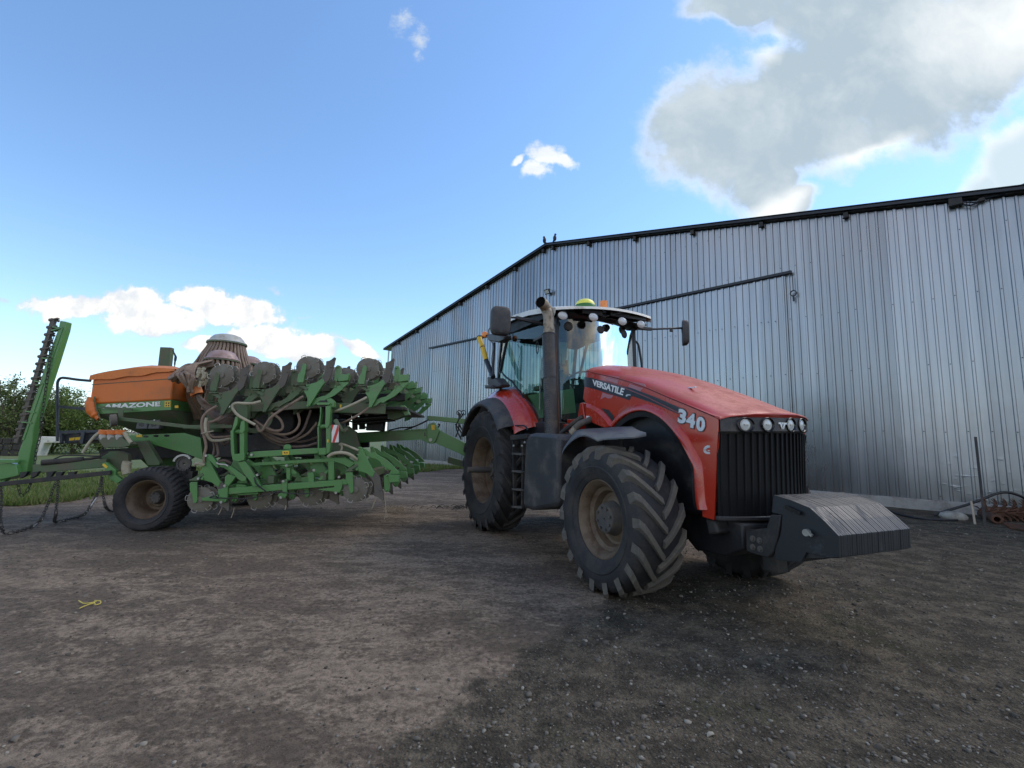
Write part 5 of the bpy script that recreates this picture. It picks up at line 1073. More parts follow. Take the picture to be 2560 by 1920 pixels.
B('upright_strut', 'h', [(512,600),(605,592),(605,892),(515,898)], 2.14, 2.22); B('upright_strut', 'f', [(1630,690),(1692,700),(1692,900),(1632,905)], 2.1, 2.18); B('gusset', 'f', [(1520,655),(1760,645),(1642,692)], 2.16, 2.22)
B('cable_bracket', 'f', [(1705,700),(1800,770),(1790,800),(1705,800)], 2.1, 2.14); B('lower_lug', 'f', [(1555,900),(1640,880),(1640,1140),(1600,1185),(1540,1190),(1490,1150),(1500,1120),(1570,1080)], 2.22, 2.28); B('lower_lug', 'h', [(640,920),(735,900),(735,1000),(700,1090),(640,1110),(590,1080),(360,1050),(360,1040),(600,1010)], 2.20, 2.26)
B('skid_plate', 'f', [(840,1118),(1180,1095),(1180,1120),(840,1140)], 2.0, 2.2); B('skid_plate', 'f', [(280,1180),(540,1130),(560,1240),(290,1225)], 2.1, 2.2); B('brace', 'h', [(345,890),(500,720),(515,760),(400,900)], 2.1, 2.15); B('spring_bracket', 'h', [(180,775),(275,770),(290,930),(195,935)], 2.08, 2.16)
b = MB()
for z, x, y in (('f',655,985),('f',600,1245),('f',1590,910),('f',1550,1170),('f',1640,662),('f',1085,490),('f',940,500),('h',690,845),('h',290,735),('f',235,870),('f',360,505),('f',1175,810),('h',640,1095)): bolt(b, A(z, x, y, 2.31), .02, .025)
build_each(b, 'bolt', M['wire'], sd)
# pivoting uprights that carry the folded wings
def hinge(name, parts, v0=2.20, v1=2.34):
    for z, pts, dv, m in parts: B(name, z, pts, v0+dv, v1+dv, m)
hinge('hinge_plate', [('f', [(740,105),(785,95),(792,300),(800,470),(800,565),(768,560),(748,440),(742,300)], 0, 'green'), ('f', [(885,100),(958,110),(958,300),(960,560),(885,575),(888,300)], 0, 'green'), ('f', [(785,150),(890,150),(890,560),(790,560)], -.16, 'chassis'), ('f', [(768,480),(960,470),(960,575),(860,600),(770,575)], .02, 'green')])
hinge('hinge_arm', [('e', [(818,1285),(858,1290),(852,1400),(800,1500),(770,1545),(765,1490)], 0, 'green'), ('e', [(905,1370),(962,1330),(970,1520),(880,1560)], .02, 'green'), ('e', [(840,1100),(1010,1095),(1010,1300),(960,1420),(850,1380)], -.14, 'greend')])
b = MB(); b.cyl(A('f', 765, 125, 2.26), A('f', 935, 118, 2.26), .035, 14); bolt(b, A('f', 935, 112, 2.34), .03, .03); b.build('hinge_pin', M['green'], sd)
hinge('hinge_plate', [('h', [(338,60),(365,30),(368,260),(362,440),(345,420),(342,200)], 0, 'green'), ('h', [(478,40),(560,20),(556,300),(535,450),(480,485)], .02, 'green'), ('h', [(362,60),(480,60),(480,480),(362,480)], -.18, 'chassis'), ('h', [(358,385),(475,378),(475,490),(360,490)], .03, 'green')])
hinge('hinge_arm', [('g', [(388,1025),(412,1025),(402,1200),(392,1330),(345,1345),(375,1240),(392,1130)], 0, 'green'), ('g', [(480,1010),(560,1000),(552,1200),(540,1345),(470,1345),(478,1180)], .02, 'green'), ('g', [(400,1030),(482,1030),(475,1340),(390,1340)], -.16, 'chassis'), ('g', [(330,955),(385,950),(500,950),(550,955),(548,990),(335,990)], .03, 'green'), ('g', [(385,918),(495,915),(495,1025),(385,1025)], .0, 'chassis'), ('g', [(500,900),(560,880),(620,940),(618,1030),(500,1030)], -.05, 'green')])
b = MB(); b.cyl(A('g', 375, 1345, 2.28), A('g', 510, 1335, 2.28), .035, 14); bolt(b, A('g', 505, 1335, 2.36), .03, .03); b.build('hinge_pin', M['green'], sd)
# folded upper frame
b = MB(); b.bar(A('2', 560, 738, 2.0), A('2', 1200, 700, 2.0), .12, .12); b.bar(A('g', 560, 1040, 2.0), A('g', 1450, 1060, 2.0), .10, .16); b.build('upper_frame_beam', M['greend'], sd, bevel=.008)
b = MB(); b.bar(A('2', 430, 660, 1.6), A('2', 1900, 640, 1.2), .12, .14); b.bar(A('2', 500, 620, -1.2), A('2', 1700, 640, -1.6), .12, .14); b.box((-3.6, 0, 2.02), (3.0, 3.6, .05)); b.build('wing_frame', M['chassis'], sd, bevel=.01)
b = MB(); b.tube([A('3', 20, 778, 1.2), A('3', 410, 742, 1.2)], .045, 12); b.tube([A('3', 20, 825, 1.0), A('3', 500, 780, 1.0)], .03, 10); b.build('fold_cylinder', M['blackgloss'], sd)
B('cylinder_bracket', '3', [(400,690),(440,650),(520,615),(575,612),(632,650),(655,720),(560,752),(480,780),(420,770)], 1.05, 1.4, 'greend'); B('fold_arm', '3', [(555,615),(600,612),(640,650),(655,722),(610,735),(580,690)], 1.4, 1.5)
for x0, y0, x1, y1, w_ in ((955,1150,960,1400,.09), (1080,1150,1075,1390,.10), (835,1160,840,1330,.06), (1245,1250,1150,1400,.05), (1330,1230,1200,1400,.05), (1410,1200,1385,1420,.12), (700,1180,900,1190,.05)):
    b = MB(); b.bar(A('g', x0, y0, .5), A('g', x1, y1, .5), w_, w_); b.build('support_strut', M['chassis'], sd, bevel=.005)
b = MB(); b.box((A('g', 1290, 1340, .6).x, .6, A('g', 1290, 1350, .6).z), (.28, .3, .14)); b.build('valve_block', M['black'], sd, bevel=.01)
for pts in (((640,1215),(800,1200),(1000,1215),(1250,1200),(1450,1185)), ((650,1260),(850,1250),(1000,1300),(1200,1380)), ((1250,1250),(1330,1290),(1380,1240),(1440,1180))):
    b = MB(); b.tube([A('g', x, y, .7) for x, y in pts], .016, 6, 4); b.build('hydraulic_hose', M['black'], sd)
# centre: chassis, added dark boxes, transport axle
b = MB(); 
for v in (.55, -.55): b.bar((-7.6, v, 1.08), (-3.1, v, 1.42), .16, .22)
for u in (-7.3, -6.2, -5.2, -3.5): b.box((u, 0, 1.42+(u+3.3)*.075), (.14, 1.4, .14))
b.box((-5.95, 0, .50), (.20, 3.4, .20)); b.bar((-5.85, .8, .55), (-5.2, .6, 1.25), .16, .2); b.bar((-5.85, -.8, .55), (-5.2, -.6, 1.25), .16, .2); b.build('centre_chassis', M['chassis'], sd, bevel=.01)
b = MB(); b.box((-4.35, .0, 1.55), (1.5, 1.5, .85)); b.cyl((-4.4, .9, 1.75), (-4.4, 1.3, 1.75), .33, 24); b.build('added_dark_core', M['black'], sd, bevel=.03); b = MB(); b.box((-5.40, 0, 1.52), (.85, 1.7, .85)); b.build('added_gap_filler', M['chassis'], sd, bevel=.02)  # added dark boxes: one darkens the centre, one blocks a sky gap
b = MB(); b.lathe([(-.03,.22),(.0,.27),(.03,.22),(.035,.20)], A('e', 1130, 1290, 2.0), (.3,1,.25), 28); b.build('air_duct_ring', M['greend'], sd)
B('inner_panel', 'f', [(1000,180),(1140,170),(1500,280),(1560,400),(1100,430),(1000,440)], 1.70, 1.74, 'chassis'); B('base_panel', 'h', [(560,100),(690,40),(830,30),(960,130),(1010,330),(1000,480),(560,470)], 1.2, 1.3, 'greend')
o = make_wheel('transport_wheel', sd, (A('1', 930, 1265, 2.12).x, 1.76, .478), .50, .72, .285, 38, M['lugr'], 'near wide transport wheel with a rusty rim', lugh=.022, style='bars', dish=-1, hubr=.10)
o = make_wheel('transport_wheel', sd, (A('1', 930, 1265, 2.12).x, -1.76, .478), .50, .72, .285, 38, M['lugr'], 'far wide transport wheel in the shade', lugh=.022, style='bars', dish=-1, hubr=.10); o.rotation_euler = (0, 0, math.pi); o.scale = (-1, 1, 1)

# -- warning board
bd = MB(); q = [A('g', 578, 1312, 2.42), A('g', 692, 1320, 2.42), A('h', 680, 290, 2.42), A('h', 566, 297, 2.42)]; bd.prism([(p.x, p.z) for p in q], 2.405, 2.42); bo = bd.build('warning_board', M['boardw'], sd)
def bl(s, t): p = q[0].lerp(q[1], s).lerp(q[3].lerp(q[2], s), t); return (p.x, p.z)
b = MB(); b.prism([bl(0,0), bl(.34,0), bl(0,.42)], 2.42, 2.423); b.prism([bl(.86,0), bl(1,0), bl(1,.32), bl(.45,1), bl(.08,1)], 2.42, 2.423); build_each(b, 'red_stripe', M['boardr'], bo)

# -- drawbar
DB = empty('drawbar', parent=sd)
def D(n, z, pts, v0, v1, m='green'): 
    b = MB(); b.prism(SP(z, pts, v1), v0, v1); return b.build(n, M[m], DB, bevel=.008)
D('beam', '3', [(-60,948),(865,892),(865,1002),(-60,1048)], -.14, .12); b = MB()
for y0, y1 in ((943,888),(1045,1000)): b.bar(A('3', -60, y0, .14), A('3', 865, y1, .14), .05, .022)
build_each(b, 'flange', M['green'], DB)
D('knee_plate', '3', [(862,880),(880,830),(945,808),(975,850),(1010,905),(960,1035),(925,1058),(880,1050),(800,1012),(865,1002)], -.20, .17); D('gooseneck', '3', [(950,905),(1010,900),(1100,950),(1310,1050),(1310,1210),(1230,1165),(940,1042)], -.12, .10)
D('upper_arm', '3', [(865,735),(905,735),(1320,772),(1320,832),(945,788),(872,792)], -.08, .06); D('foot_beam', '3', [(1112,1205),(1160,1220),(1320,1262),(1320,1335),(1098,1278)], -.75, -.55, 'greend')
b = MB(); p = A('3', 905, 1012, .18); b.cyl(p, p+Vector((0,.04,0)), .032, 14); b.build('pivot_pin', M['wire'], DB)
b = MB(); b.prism(SP('3', [(912,840),(950,838),(955,895),(918,900)], .175), .17, .175); b.build('sticker', M['sticker'], DB); b = MB(); b.prism(SP('3', [(820,905),(858,903),(858,985),(820,990)], .125), .12, .128); b.build('end_plate', M['green'], DB)
b = MB(); b.prism(SP('3', [(832,925),(848,925),(848,968),(832,968)], .131), .128, .131); b.build('slot', M['blackgloss'], DB)
b = MB(); P3 = lambda x, y, v=.1: A('3', x, y, v)
for k, pts in enumerate((((420,905),(560,872),(660,868),(740,850),(870,790)), ((600,900),(700,868),(800,820),(880,780)), ((1225,690),(1235,760),(1200,870),(1260,1010)), ((1290,700),(1250,760),(1230,820),(1290,930)), ((1235,830),(1225,900),(1195,980)), ((1190,830),(1240,900),(1290,980)), ((985,880),(1010,840),(990,830)), ((1000,900),(1080,960),(1150,990)))):
    b.tube([P3(x, y, .12-.03*k) for x, y in pts], .014, 6, 4)
build_each(b, 'hydraulic_hose', M['black'], DB)
b = MB()
for x, y in ((1235,700),(1285,700)): p = P3(x, y, 0); b.lathe([(-.01,.04),(.01,.04),(.01,.055),(-.01,.055)], p, (0,1,.2), 12, True); b.bar(p, P3(1255, 750, 0), .02, .02)
b.build('hose_holder', M['black'], DB)

# -- hopper
HP = empty('hopper', parent=sd); hv = 1.2
def H(n, b, m, **k): return b.build(n, M[m], HP, **k)
tl = A('1', 588, 470, hv); t2 = A('1', 1120, 428, hv); bl_ = A('1', 592, 650, hv); br_ = A('1', 1122, 622, hv); uL = (tl.x+bl_.x)/2; uR = (t2.x+br_.x)/2
def boxs(lo, hi, b):     # lo/hi: rings of (u, v, z)
    b.add(lo+hi, [(0,1,2,3),(7,6,5,4)]+[(i,(i+1)%4,4+(i+1)%4,4+i) for i in range(4)])
zt0, zt1, zb0, zb1 = tl.z, t2.z, bl_.z, br_.z
b = MB(); boxs([(uL,hv,zb0),(uR,hv,zb1),(uR,-hv,zb1),(uL,-hv,zb0)], [(uL,hv,zt0),(uR,hv,zt1),(uR,-hv,zt1),(uL,-hv,zt0)], b); H('orange_top', b, 'orange', bevel=.03)
b = MB(); zz = zt0-.13; b.bar((uL, hv+.002, zt0-.14), (uR, hv+.002, zt1-.15), .008, .012); b.bar((uR+.002, hv, zt1-.15), (uR+.002, -hv, zt1-.15), .008, .012); H('seam', b, 'greend')
b = MB(); e = .004; boxs([(uL+.07,hv-e,zb0-.17),(uR+.015,hv-e,zb1-.17),(uR+.015,-hv+e,zb1-.17),(uL+.07,-hv+e,zb0-.17)], [(uL+.02,hv-e,zb0-.001),(uR-.002,hv-e,zb1-.001),(uR-.002,-hv+e,zb1-.001),(uL+.02,-hv+e,zb0-.001)], b); H('green_band', b, 'green')
b = MB(); q = .50; boxs([(uL+.75,q,1.38),(uR+.05,q,1.42),(uR+.05,-q,1.42),(uL+.75,-q,1.38)], [(uL+.08,hv-.01,zb0-.171),(uR+.01,hv-.01,zb1-.171),(uR+.01,-hv+.01,zb1-.171),(uL+.08,-hv+.01,zb0-.171)], b); H('funnel', b, 'greend', bevel=.01)
b = MB(); boxs([(uR-.75,.12,.80),(uR-.45,.12,.80),(uR-.45,-.12,.80),(uR-.75,-.12,.80)], [(uR-1.1,.55,1.34),(uR+.15,.55,1.38),(uR+.15,-.55,1.38),(uR-1.1,-.55,1.34)], b); H('lower_funnel', b, 'green', bevel=.01)
b = MB(); text_on(b, 'AMAZONE', A('d', 205, 1118, hv), A('d', 1000, 1082, hv), A('d', 225, 1055, hv), A('d', 1003, 1015, hv), (0,1,0), .004, .035); H('lettering', b, 'decalwhite', smooth=False)
for n, pts in (('sticker', [(1060,1015),(1140,1012),(1140,1092),(1060,1095)]),):
    b = MB(); b.prism(SP('d', pts, hv), hv-.004, hv+.003); s_ = H(n, b, 'sticker'); b = MB()
    for i in range(2):
        for j in range(2): b.prism(SP('d', [(1072+i*34,1030+j*34),(1094+i*34,1028+j*34),(1090+i*34,1050+j*34),(1076+i*34,1050+j*34)], hv), hv+.003, hv+.004)
    b.build('pictogram', M['rust'], s_)
b = MB(); rows = []; nu, nv = 14, 14      # tarpaulin stretched over a hump
for i in range(nv+1):
    v = hv+.03-(2*hv+.06)*i/nv; r = []
    for j in range(nu+1):
        t = j/nu; u = uL-.03+(uR-uL+.05)*t; base = zt0+(zt1-zt0)*t; s = 1-abs(v/(hv+.03))**2.4
        hump = (.02+.21*math.sin(math.pi*min(1, t*1.02))**.8)*(.35+.65*s); wr = .012*mn.noise(Vector((u*3.5, v*2.5, 2)))*3
        r.append((u, v, base+.01+hump+wr*s))
    rows.append(r)
skirt = [(p[0], p[1]+.012, zt0+(zt1-zt0)*(j/nu)-(.075-.07*(j/nu)**2)+.012*math.sin(j*1.3)) for j, p in enumerate(rows[0])]; sk2 = [(p[0], p[1]-.012, q_[2]) for p, q_ in zip(rows[-1], skirt)]
rows = [skirt]+rows+[sk2]; b.grid(rows); H('tarpaulin', b, 'tarp')
b = MB(); b.tube([A('1', x, y, hv+.02) for x, y in ((597,605),(588,640),(592,680),(612,715),(640,745))], [.07,.085,.085,.07,.04], 12, 4); H('roll_arm', b, 'orange')
b = MB(); b.tube([A('1', x, y, hv+.05) for x, y in ((612,600),(618,640),(632,700),(652,750))], .012, 6, 3); b.bar(A('1', 640, 668, hv+.1), A('1', 860, 685, hv+.1), .02, .035); H('roll_lever', b, 'greend')
b = MB(); b.prism(SP('1', [(650,858),(880,850),(1190,835),(1300,868),(1315,1010),(1190,965),(920,892),(680,895)], 1.1), 1.0, 1.1); H('side_frame', b, 'green', bevel=.006)
b = MB()
for x, y in ((905,895),(1010,855),(1080,853),(945,858)): b.prism(SP('1', [(x-16,y-5),(x,y-8),(x+16,y-5),(x+16,y+5),(x,y+8),(x-16,y+5)], 1.104), 1.099, 1.104)
build_each(b, 'frame_hole', M['blackgloss'], HP)
for z, pts, v in (('d', [(1198,1072),(1246,1070),(1246,1106),(1200,1108)], hv+.012), ('d', [(668,1478),(745,1474),(745,1508),(668,1512)], 1.115)):
    b = MB(); b.prism(SP(z, pts, v), v-.02, v); H('sticker', b, 'sticker')
for dx in (0, 168):
    b = MB(); v = .98; b.prism(SP('d', [(700+dx,1200),(835+dx,1192),(828+dx,1290),(815+dx,1395),(655+dx,1395),(680+dx,1290)], v), v-.15, v); o_ = H('meter_cover', b, 'greyc', bevel=.01)
    k = MB(); k.prism(SP('d', [(742+dx,1205),(762+dx,1205),(758+dx,1280),(740+dx,1280)], v+.01), v, v+.012); k.build('cover_handle', M['lens'], o_); k = MB(); k.prism(SP('d', [(702+dx,1320),(765+dx,1318),(758+dx,1358),(700+dx,1360)], v+.004), v, v+.004); k.build('cover_slot', M['blackgloss'], o_)

def part(n, b, m, **k): return b.build(n, M[m], sd, **k)
b = MB(); b.prism(SP('1', [(880,890),(945,885),(1035,1030),(1030,1045),(955,1045)], 1.25), 1.12, 1.25); b.prism(SP('c', [(1410,215),(1650,205),(1600,330),(1480,330),(1440,260)], 1.6), 1.4, 1.55); b.prism(SP('c', [(1390,470),(1480,385),(1640,370),(1770,420),(1770,620),(1600,660),(1480,520)], 1.4), 1.3, 1.4); part('rear_frame_plate', b, 'greend', bevel=.006)
b = MB(); b.prism(SP('c', [(1405,545),(1470,530),(1600,640),(1592,700),(1690,772),(1620,822),(1505,765),(1490,690)], 1.75), 1.68, 1.75); part('axle_strut', b, 'green', bevel=.006)
b = MB(); b.prism(SP('c', [(1420,552),(1440,548),(1485,590),(1465,615),(1410,570)], 1.76), 1.75, 1.755); part('sticker', b, 'sticker')
b = MB(); b.tube([A('c', x, y, 1.7) for x, y in ((1765,520),(1740,600),(1750,690))], [.07,.065,.06], 12, 3); part('grey_hose_elbow', b, 'hosel')
# hand wash canisters
for i, x in enumerate((670, 722, 775)):
    c = A('1', x, 850, 1.85); b = MB(); b.lathe([(-.075,0),(-.075,.05),(-.03,.058),(.0,.058),(.02,.05)], c, (.1,0,1), 18); o_ = part('canister', b, 'domew'); k = MB(); k.lathe([(.012,.068),(.015,.075),(.075,.078),(.082,.07),(.084,0)], c, (.1,0,1), 20); k.build('cap', M['orange'], o_)
b = MB(); b.prism(SP('1', [(655,868),(805,862),(870,905),(860,920),(800,930),(770,928),(700,932)], 1.8), 1.7, 1.9); part('canister_shelf', b, 'greend', bevel=.004)
b = MB(); b.tube([A('1', x, y, 1.88) for x, y in ((648,828),(610,860),(570,910),(535,965))], .022, 8, 4); b.tube([A('1', x, y, 1.88) for x, y in ((805,830),(820,860),(850,900))], .03, 8, 3); part('wash_hose', b, 'hosel')
# seed tube transport arm
b = MB(); p0 = A('d', 395, 1270, 1.95); p1 = A('d', 305, 1280, 2.0); b.lathe([(0,.085),(.0,.095),((p1-p0).length,.095),((p1-p0).length,.085),((p1-p0).length,0)], p0, (p1-p0), 22); b.lathe([(0,0),(0,.09)], p0, (p1-p0), 22); part('marker_hub', b, 'hub')
b = MB(); b.bar(A('d', 400, 1250, 1.9), A('d', 1450, 1372, 1.9), .05, .055); b.bar(A('d', 1445, 1372, 1.9), A('d', 1590, 1380, 1.9), .05, .055); b.bar(A('d', 1580, 1380, 1.9), A('d', 1900, 1345, 1.9), .05, .05); b.bar(A('f', 0, 45, 1.9), A('f', 780, 40, 1.95), .05, .055); part('marker_arm', b, 'greend', bevel=.004)
b = MB(); b.prism(SP('d', [(385,1118),(462,1130),(458,1255),(430,1235),(395,1215)], 1.9), 1.84, 1.86); b.bar(A('d', 140, 1092, 1.88), A('d', 590, 1118, 1.8), .03, .02); part('marker_hanger', b, 'greend')
# toothed metering wheel
b = MB(); c = A('1', 1185, 1035, 1.75); n = 12; P_ = [(c.x+.155*math.cos(R_(165-130*i/n)), c.z+.155*math.sin(R_(165-130*i/n))) for i in range(n+1)]+[(c.x+.125*math.cos(R_(35+130*i/n)), c.z+.125*math.sin(R_(35+130*i/n))) for i in range(n+1)]; b.prism(P_, 1.74, 1.78); part('meter_guard', b, 'domew')
b = MB(); b.lathe([(0,.12),(.015,.12),(.015,.02)], (c.x, 1.70, c.z), (0,1,0), 22)
for k in range(16): a = k*math.pi/8; b.box((c.x+.10*math.cos(a), 1.72, c.z+.10*math.sin(a)), (.03,.03,.03))
part('meter_wheel', b, 'hub'); b = MB(); b.box((c.x-.02, 1.6, c.z-.12), (.25, .2, .14)); b.box((c.x+.08, 1.6, c.z-.22), (.12, .2, .2)); part('gearbox', b, 'chassis', bevel=.01)

# -- catwalk behind the hopper
b = MB(); b.tube([A('1', x, y, 1.25) for x, y in ((372,890),(372,700),(372,540),(376,500),(395,480),(430,480),(500,490),(588,498))], .022, 8, 3); part('handrail', b, 'slate')
b = MB(); b.bar(A('1', 378, 664, 1.25), A('1', 582, 682, 1.25), .03, .045); part('middle_rail', b, 'slate')
b = MB(); b.prism(SP('1', [(380,822),(650,815),(652,832),(400,842),(400,900),(385,905)], 1.3), 1.24, 1.3); b.prism(SP('1', [(525,825),(548,825),(535,908),(512,900)], 1.32), 1.26, 1.32); b.prism(SP('1', [(400,845),(520,838),(515,890),(420,905)], 1.2), .5, 1.2); b.prism(SP('1', [(560,838),(640,832),(640,880),(556,885)], 1.2), .6, 1.22); part('catwalk_box', b, 'slate', bevel=.005)
b = MB(); b.prism(SP('1', [(448,868),(482,864),(480,882),(448,886)], 1.21), 1.2, 1.206); b.prism(SP('1', [(486,864),(520,861),(518,880),(485,882)], 1.21), 1.2, 1.206); part('sticker', b, 'sticker'); b = MB(); b.prism(SP('1', [(460,845),(518,840),(515,858),(458,862)], 1.21), 1.2, 1.207); part('box_opening', b, 'blackgloss')

# -- folded rear harrow: two raised beams, tine bars and drag chains
def harrow(v, off, full):
    hb = empty('harrow_section', parent=sd); hb['label'] = 'near raised harrow section with drag chains' if full else 'far raised harrow section rising behind the hopper'
    Q = lambda x, y, dv=0: (lambda p: Vector((p.x+off, v+dv, p.z)))(A('1', x, y, 1.6+dv))
    b = MB(); pts = [Q(*p) for p in ((402,112),(444,118),(434,172),(372,372),(282,645),(232,800),(222,905),(188,1100),(125,1090),(134,965),(165,880),(210,692),(265,537),(320,352),(393,160))]
    b.prism([(p.x, p.z) for p in pts], v-.09, v+.05); b.build('beam', M['green'], hb, bevel=.012)
    b = MB()
    for p0, p1 in (((405,150),(150,880)),): b.bar(Q(*p0, .055), Q(*p1, .055), .012, .03)
    for x0, y0, x1, y1 in ((352,152,415,158),(345,175,400,160),(285,352,345,358),(235,500,305,515),(245,530,290,515),(178,695,240,705),(150,765,220,772)): b.bar(Q(x0, y0, .02), Q(x1, y1, .02), .10, .02)
    build_each(b, 'crossbar', M['green'], hb)
    b = MB(); b.bar(Q(352, 95, .02), Q(110, 900, .02), .075, .06); b.build('tine_bar', M['steelmud'], hb, bevel=.006)
    b = MB()
    for k in range(17):
        t = k/17; x = 352-t*242; y = 100+t*805; 
        b.bar(Q(x-25, y+4, .04), Q(x+28, y-6, .04), .05, .022); b.ball(Q(x-26, y+4, .05), .03, 8); b.ball(Q(x+26, y+10, .0), .022, 8)
    b.build('tine_clip', M['steelmud'], hb)
    return hb
h1 = harrow(1.6, 0, True)
pf = A('1', 1084, 283, -1.6); hb = empty('harrow_section', parent=sd); hb['label'] = 'far raised harrow beam rising behind the hopper'
b = MB(); b.box((pf.x, -1.6, 2.2), (.24, .14, 2*(pf.z-2.2))); b.build('beam', M['greend'], hb, bevel=.012)
def chain(name, pts, parent, m='chain', pitch=.062, r=.006):
    P = catmull(pts, 8); D_ = [0]
    for a, c in zip(P, P[1:]): D_.append(D_[-1]+(c-a).length)
    n = int(D_[-1]/pitch); b = MB(); light = MB(); j = 0
    for i in range(n):
        s = (i+.5)*pitch
        while j < len(D_)-2 and D_[j+1] < s: j += 1
        t = (s-D_[j])/max(1e-6, D_[j+1]-D_[j]); c = P[j].lerp(P[j+1], t); ax = (P[min(j+1, len(P)-1)]-P[j]).normalized(); x = ax.cross(Vector((0,1,0))); x = x.normalized() if x.length > .1 else Vector((1,0,0)); y = ax.cross(x); w = (x if i % 2 else y)
        a = pitch*.62; q = .019; pts_ = [c+ax*a*math.cos(u_)*(1)+w*q*max(-1, min(1, 1.5*math.sin(u_))) for u_ in [k*math.pi/4 for k in range(9)]]; b.tube(pts_, r, 5, cap=False)
    return b.build(name, M[m], parent)
K = lambda z, pts: [A(z, x, y, v) for x, y, v in pts]
def G(z, x, y): p = SD.at(z, x, y, z=.025); return p
chain('drag_chain', K('b', [(690,265,1.65),(680,330,1.68),(650,560,1.68),(620,800,1.68),(580,1100,1.68),(540,1350,1.7),(520,1600,1.7)])+K('c', [(500,380,1.7),(470,620,1.72),(430,800,1.74),(370,930,1.75),(300,985,1.75),(262,900,1.75),(240,760,1.74)]), h1)
chain('drag_chain', [A('c', 12, 870, 1.85), A('c', 22, 1000, 2.1), A('c', 12, 1200, 2.4), A('c', 15, 1380, 2.7), G('c', 60, 1510), G('c', 180, 1500), G('c', 320, 1462), G('c', 400, 1430)], h1)
chain('drag_chain', [G('c', 400, 1430), G('c', 480, 1400), A('c', 560, 1330, 2.6), A('c', 610, 1230, 2.4), A('c', 670, 1090, 2.2), A('c', 730, 910, 2.0), A('c', 785, 790, 1.85)], h1)
chain('drag_chain', [A('c', 805, 785, 1.85), A('c', 800, 930, 2.05), A('c', 785, 1100, 2.3), A('c', 772, 1250, 2.5), G('c', 762, 1355), G('c', 900, 1330), G('c', 1090, 1280)], h1)
chain('drag_chain', [G('c', 1090, 1280), A('c', 1180, 1235, 2.55), A('c', 1260, 1120, 2.4), A('c', 1330, 1000, 2.15), A('c', 1385, 870, 1.95), A('c', 1412, 720, 1.8)], h1)
chain('drag_chain', [A('c', 1408, 730, 1.8), A('c', 1415, 900, 2.0), A('c', 1440, 1060, 2.2), A('c', 1465, 1150, 2.35), G('c', 1510, 1195), G('c', 1570, 1215)], h1)
b = MB()
for z, pts in (('c', ((1170,1250),(1235,1180))), ('c', ((1245,1150),(1335,1020))), ('c', ((545,1365),(595,1300))), ('c', ((465,1415),(520,1375)))):
    (x0, y0), (x1, y1) = pts; b.tube([A(z, x0, y0, 2.5), A(z, x1, y1, 2.4)], .010, 5)
build_each(b, 'bright_chain_link', M['chainl'], h1)
b = MB(); b.tube([A('1', x, y, -1.5) for x, y in ((1118,300),(1125,305),(1130,330),(1138,350),(1135,380),(1130,412))], .012, 5); b.build('end_chain', M['chain'], hb)
chain('drag_chain', [A('1', x, y, -1.45) for x, y in ((1128,318),(1138,340),(1134,375),(1130,415))], hb, pitch=.09, r=.010)
b = MB(); b.bar(A('1', 225, 1068, 1.7), A('1', 700, 1030, 1.5), .14, .14); part('rear_carrier_bar', b, 'greend', bevel=.01)
b = MB(); b.bar(A('1', -250, 1195, 1.85), A('1', 720, 1092, 1.8), .05, .07); part('chain_bar', b, 'chassis', bevel=.006)
b = MB()
for x in (130, 200, 300, 360, 440): b.prism(SP('1', [(x,1090),(x+50,1085),(x+30,1115),(x,1130)], 1.8), 1.74, 1.8)
build_each(b, 'carrier_lug', M['chassis'], sd)
b = MB(); b.cyl(A('1', 270, 1028, 1.75), A('1', 540, 1008, 1.6), .045, 14); b.cyl(A('1', 540, 1008, 1.6), A('1', 650, 994, 1.5), .022, 12); b.tube([A('1', x, y, 1.7) for x, y in ((330,1015),(400,985),(470,980),(640,985),(700,960))], .012, 6, 4); part('lift_cylinder', b, 'chassis')
b = MB(); b.prism(SP('1', [(-300,1050),(0,1035),(80,1030),(120,1040),(135,1110),(0,1142),(-300,1170)], 1.7), 1.4, 1.75); part('side_arm', b, 'green', bevel=.01)
b = MB(); b.prism(SP('1', [(-200,1005),(0,1008),(90,1010),(95,1030),(0,1030),(-200,1035)], 1.8), 1.7, 1.8); b.prism(SP('1', [(0,1120),(60,1118),(0,1170)], 1.7), 1.6, 1.7); part('arm_cap', b, 'green', bevel=.006)

# -- distributor heads and their hoses
def head(z, x, y, v, r, m, n, goal, seed, lab):
    c = A(z, x, y, v); hd = empty('distributor_head', parent=sd, loc=c); hd.scale = (1, 1.25, 1); hd['label'] = lab; c = Vector((0, 0, 0))
    b = MB(); b.lathe([(-.03,r*.93),(-.03,r*1.0),(0,r*1.04),(.015,r*1.0),(.02,r*.93),(.07,r*.86),(.13,r*.70),(.16,r*.45),(.17,0)], c, (0,0,1), 30); b.build('cover', M[m], hd)
    b = MB(); b.lathe([(-.035,r*.90),(-.035,r*1.05),(-.012,r*1.05)], c, (0,0,1), 30); b.lathe([(-1.3, .12), (-.6, r*.72), (-.05, r*.80), (-.03, .0)], c, (0,0,1), 20); b.build('ring', M['greend'], hd)
    rr = np.random.default_rng(seed)
    for k in range(n):
        a = 2*math.pi*k/n+.1; d = Vector((math.cos(a), math.sin(a), 0)); p = c+d*r*.90+Vector((0,0,-.03)); pts = [p, p+d*.02-Vector((0,0,.09))]+goal(k, a, p, d, rr)
        b = MB(); b.tube(catmull(pts, 6), .026, 8); o = b.build('seed_hose', M['hose'], hd)
    b = MB()
    for k in range(n): a = 2*math.pi*k/n+.1; p = c+Vector((math.cos(a), math.sin(a), 0))*r*.90-Vector((0,0,.045)); b.lathe([(-.012,.025),(.012,.025)], p, (0,0,1), 8)
    b.build('hose_clip', M['wire'], hd)
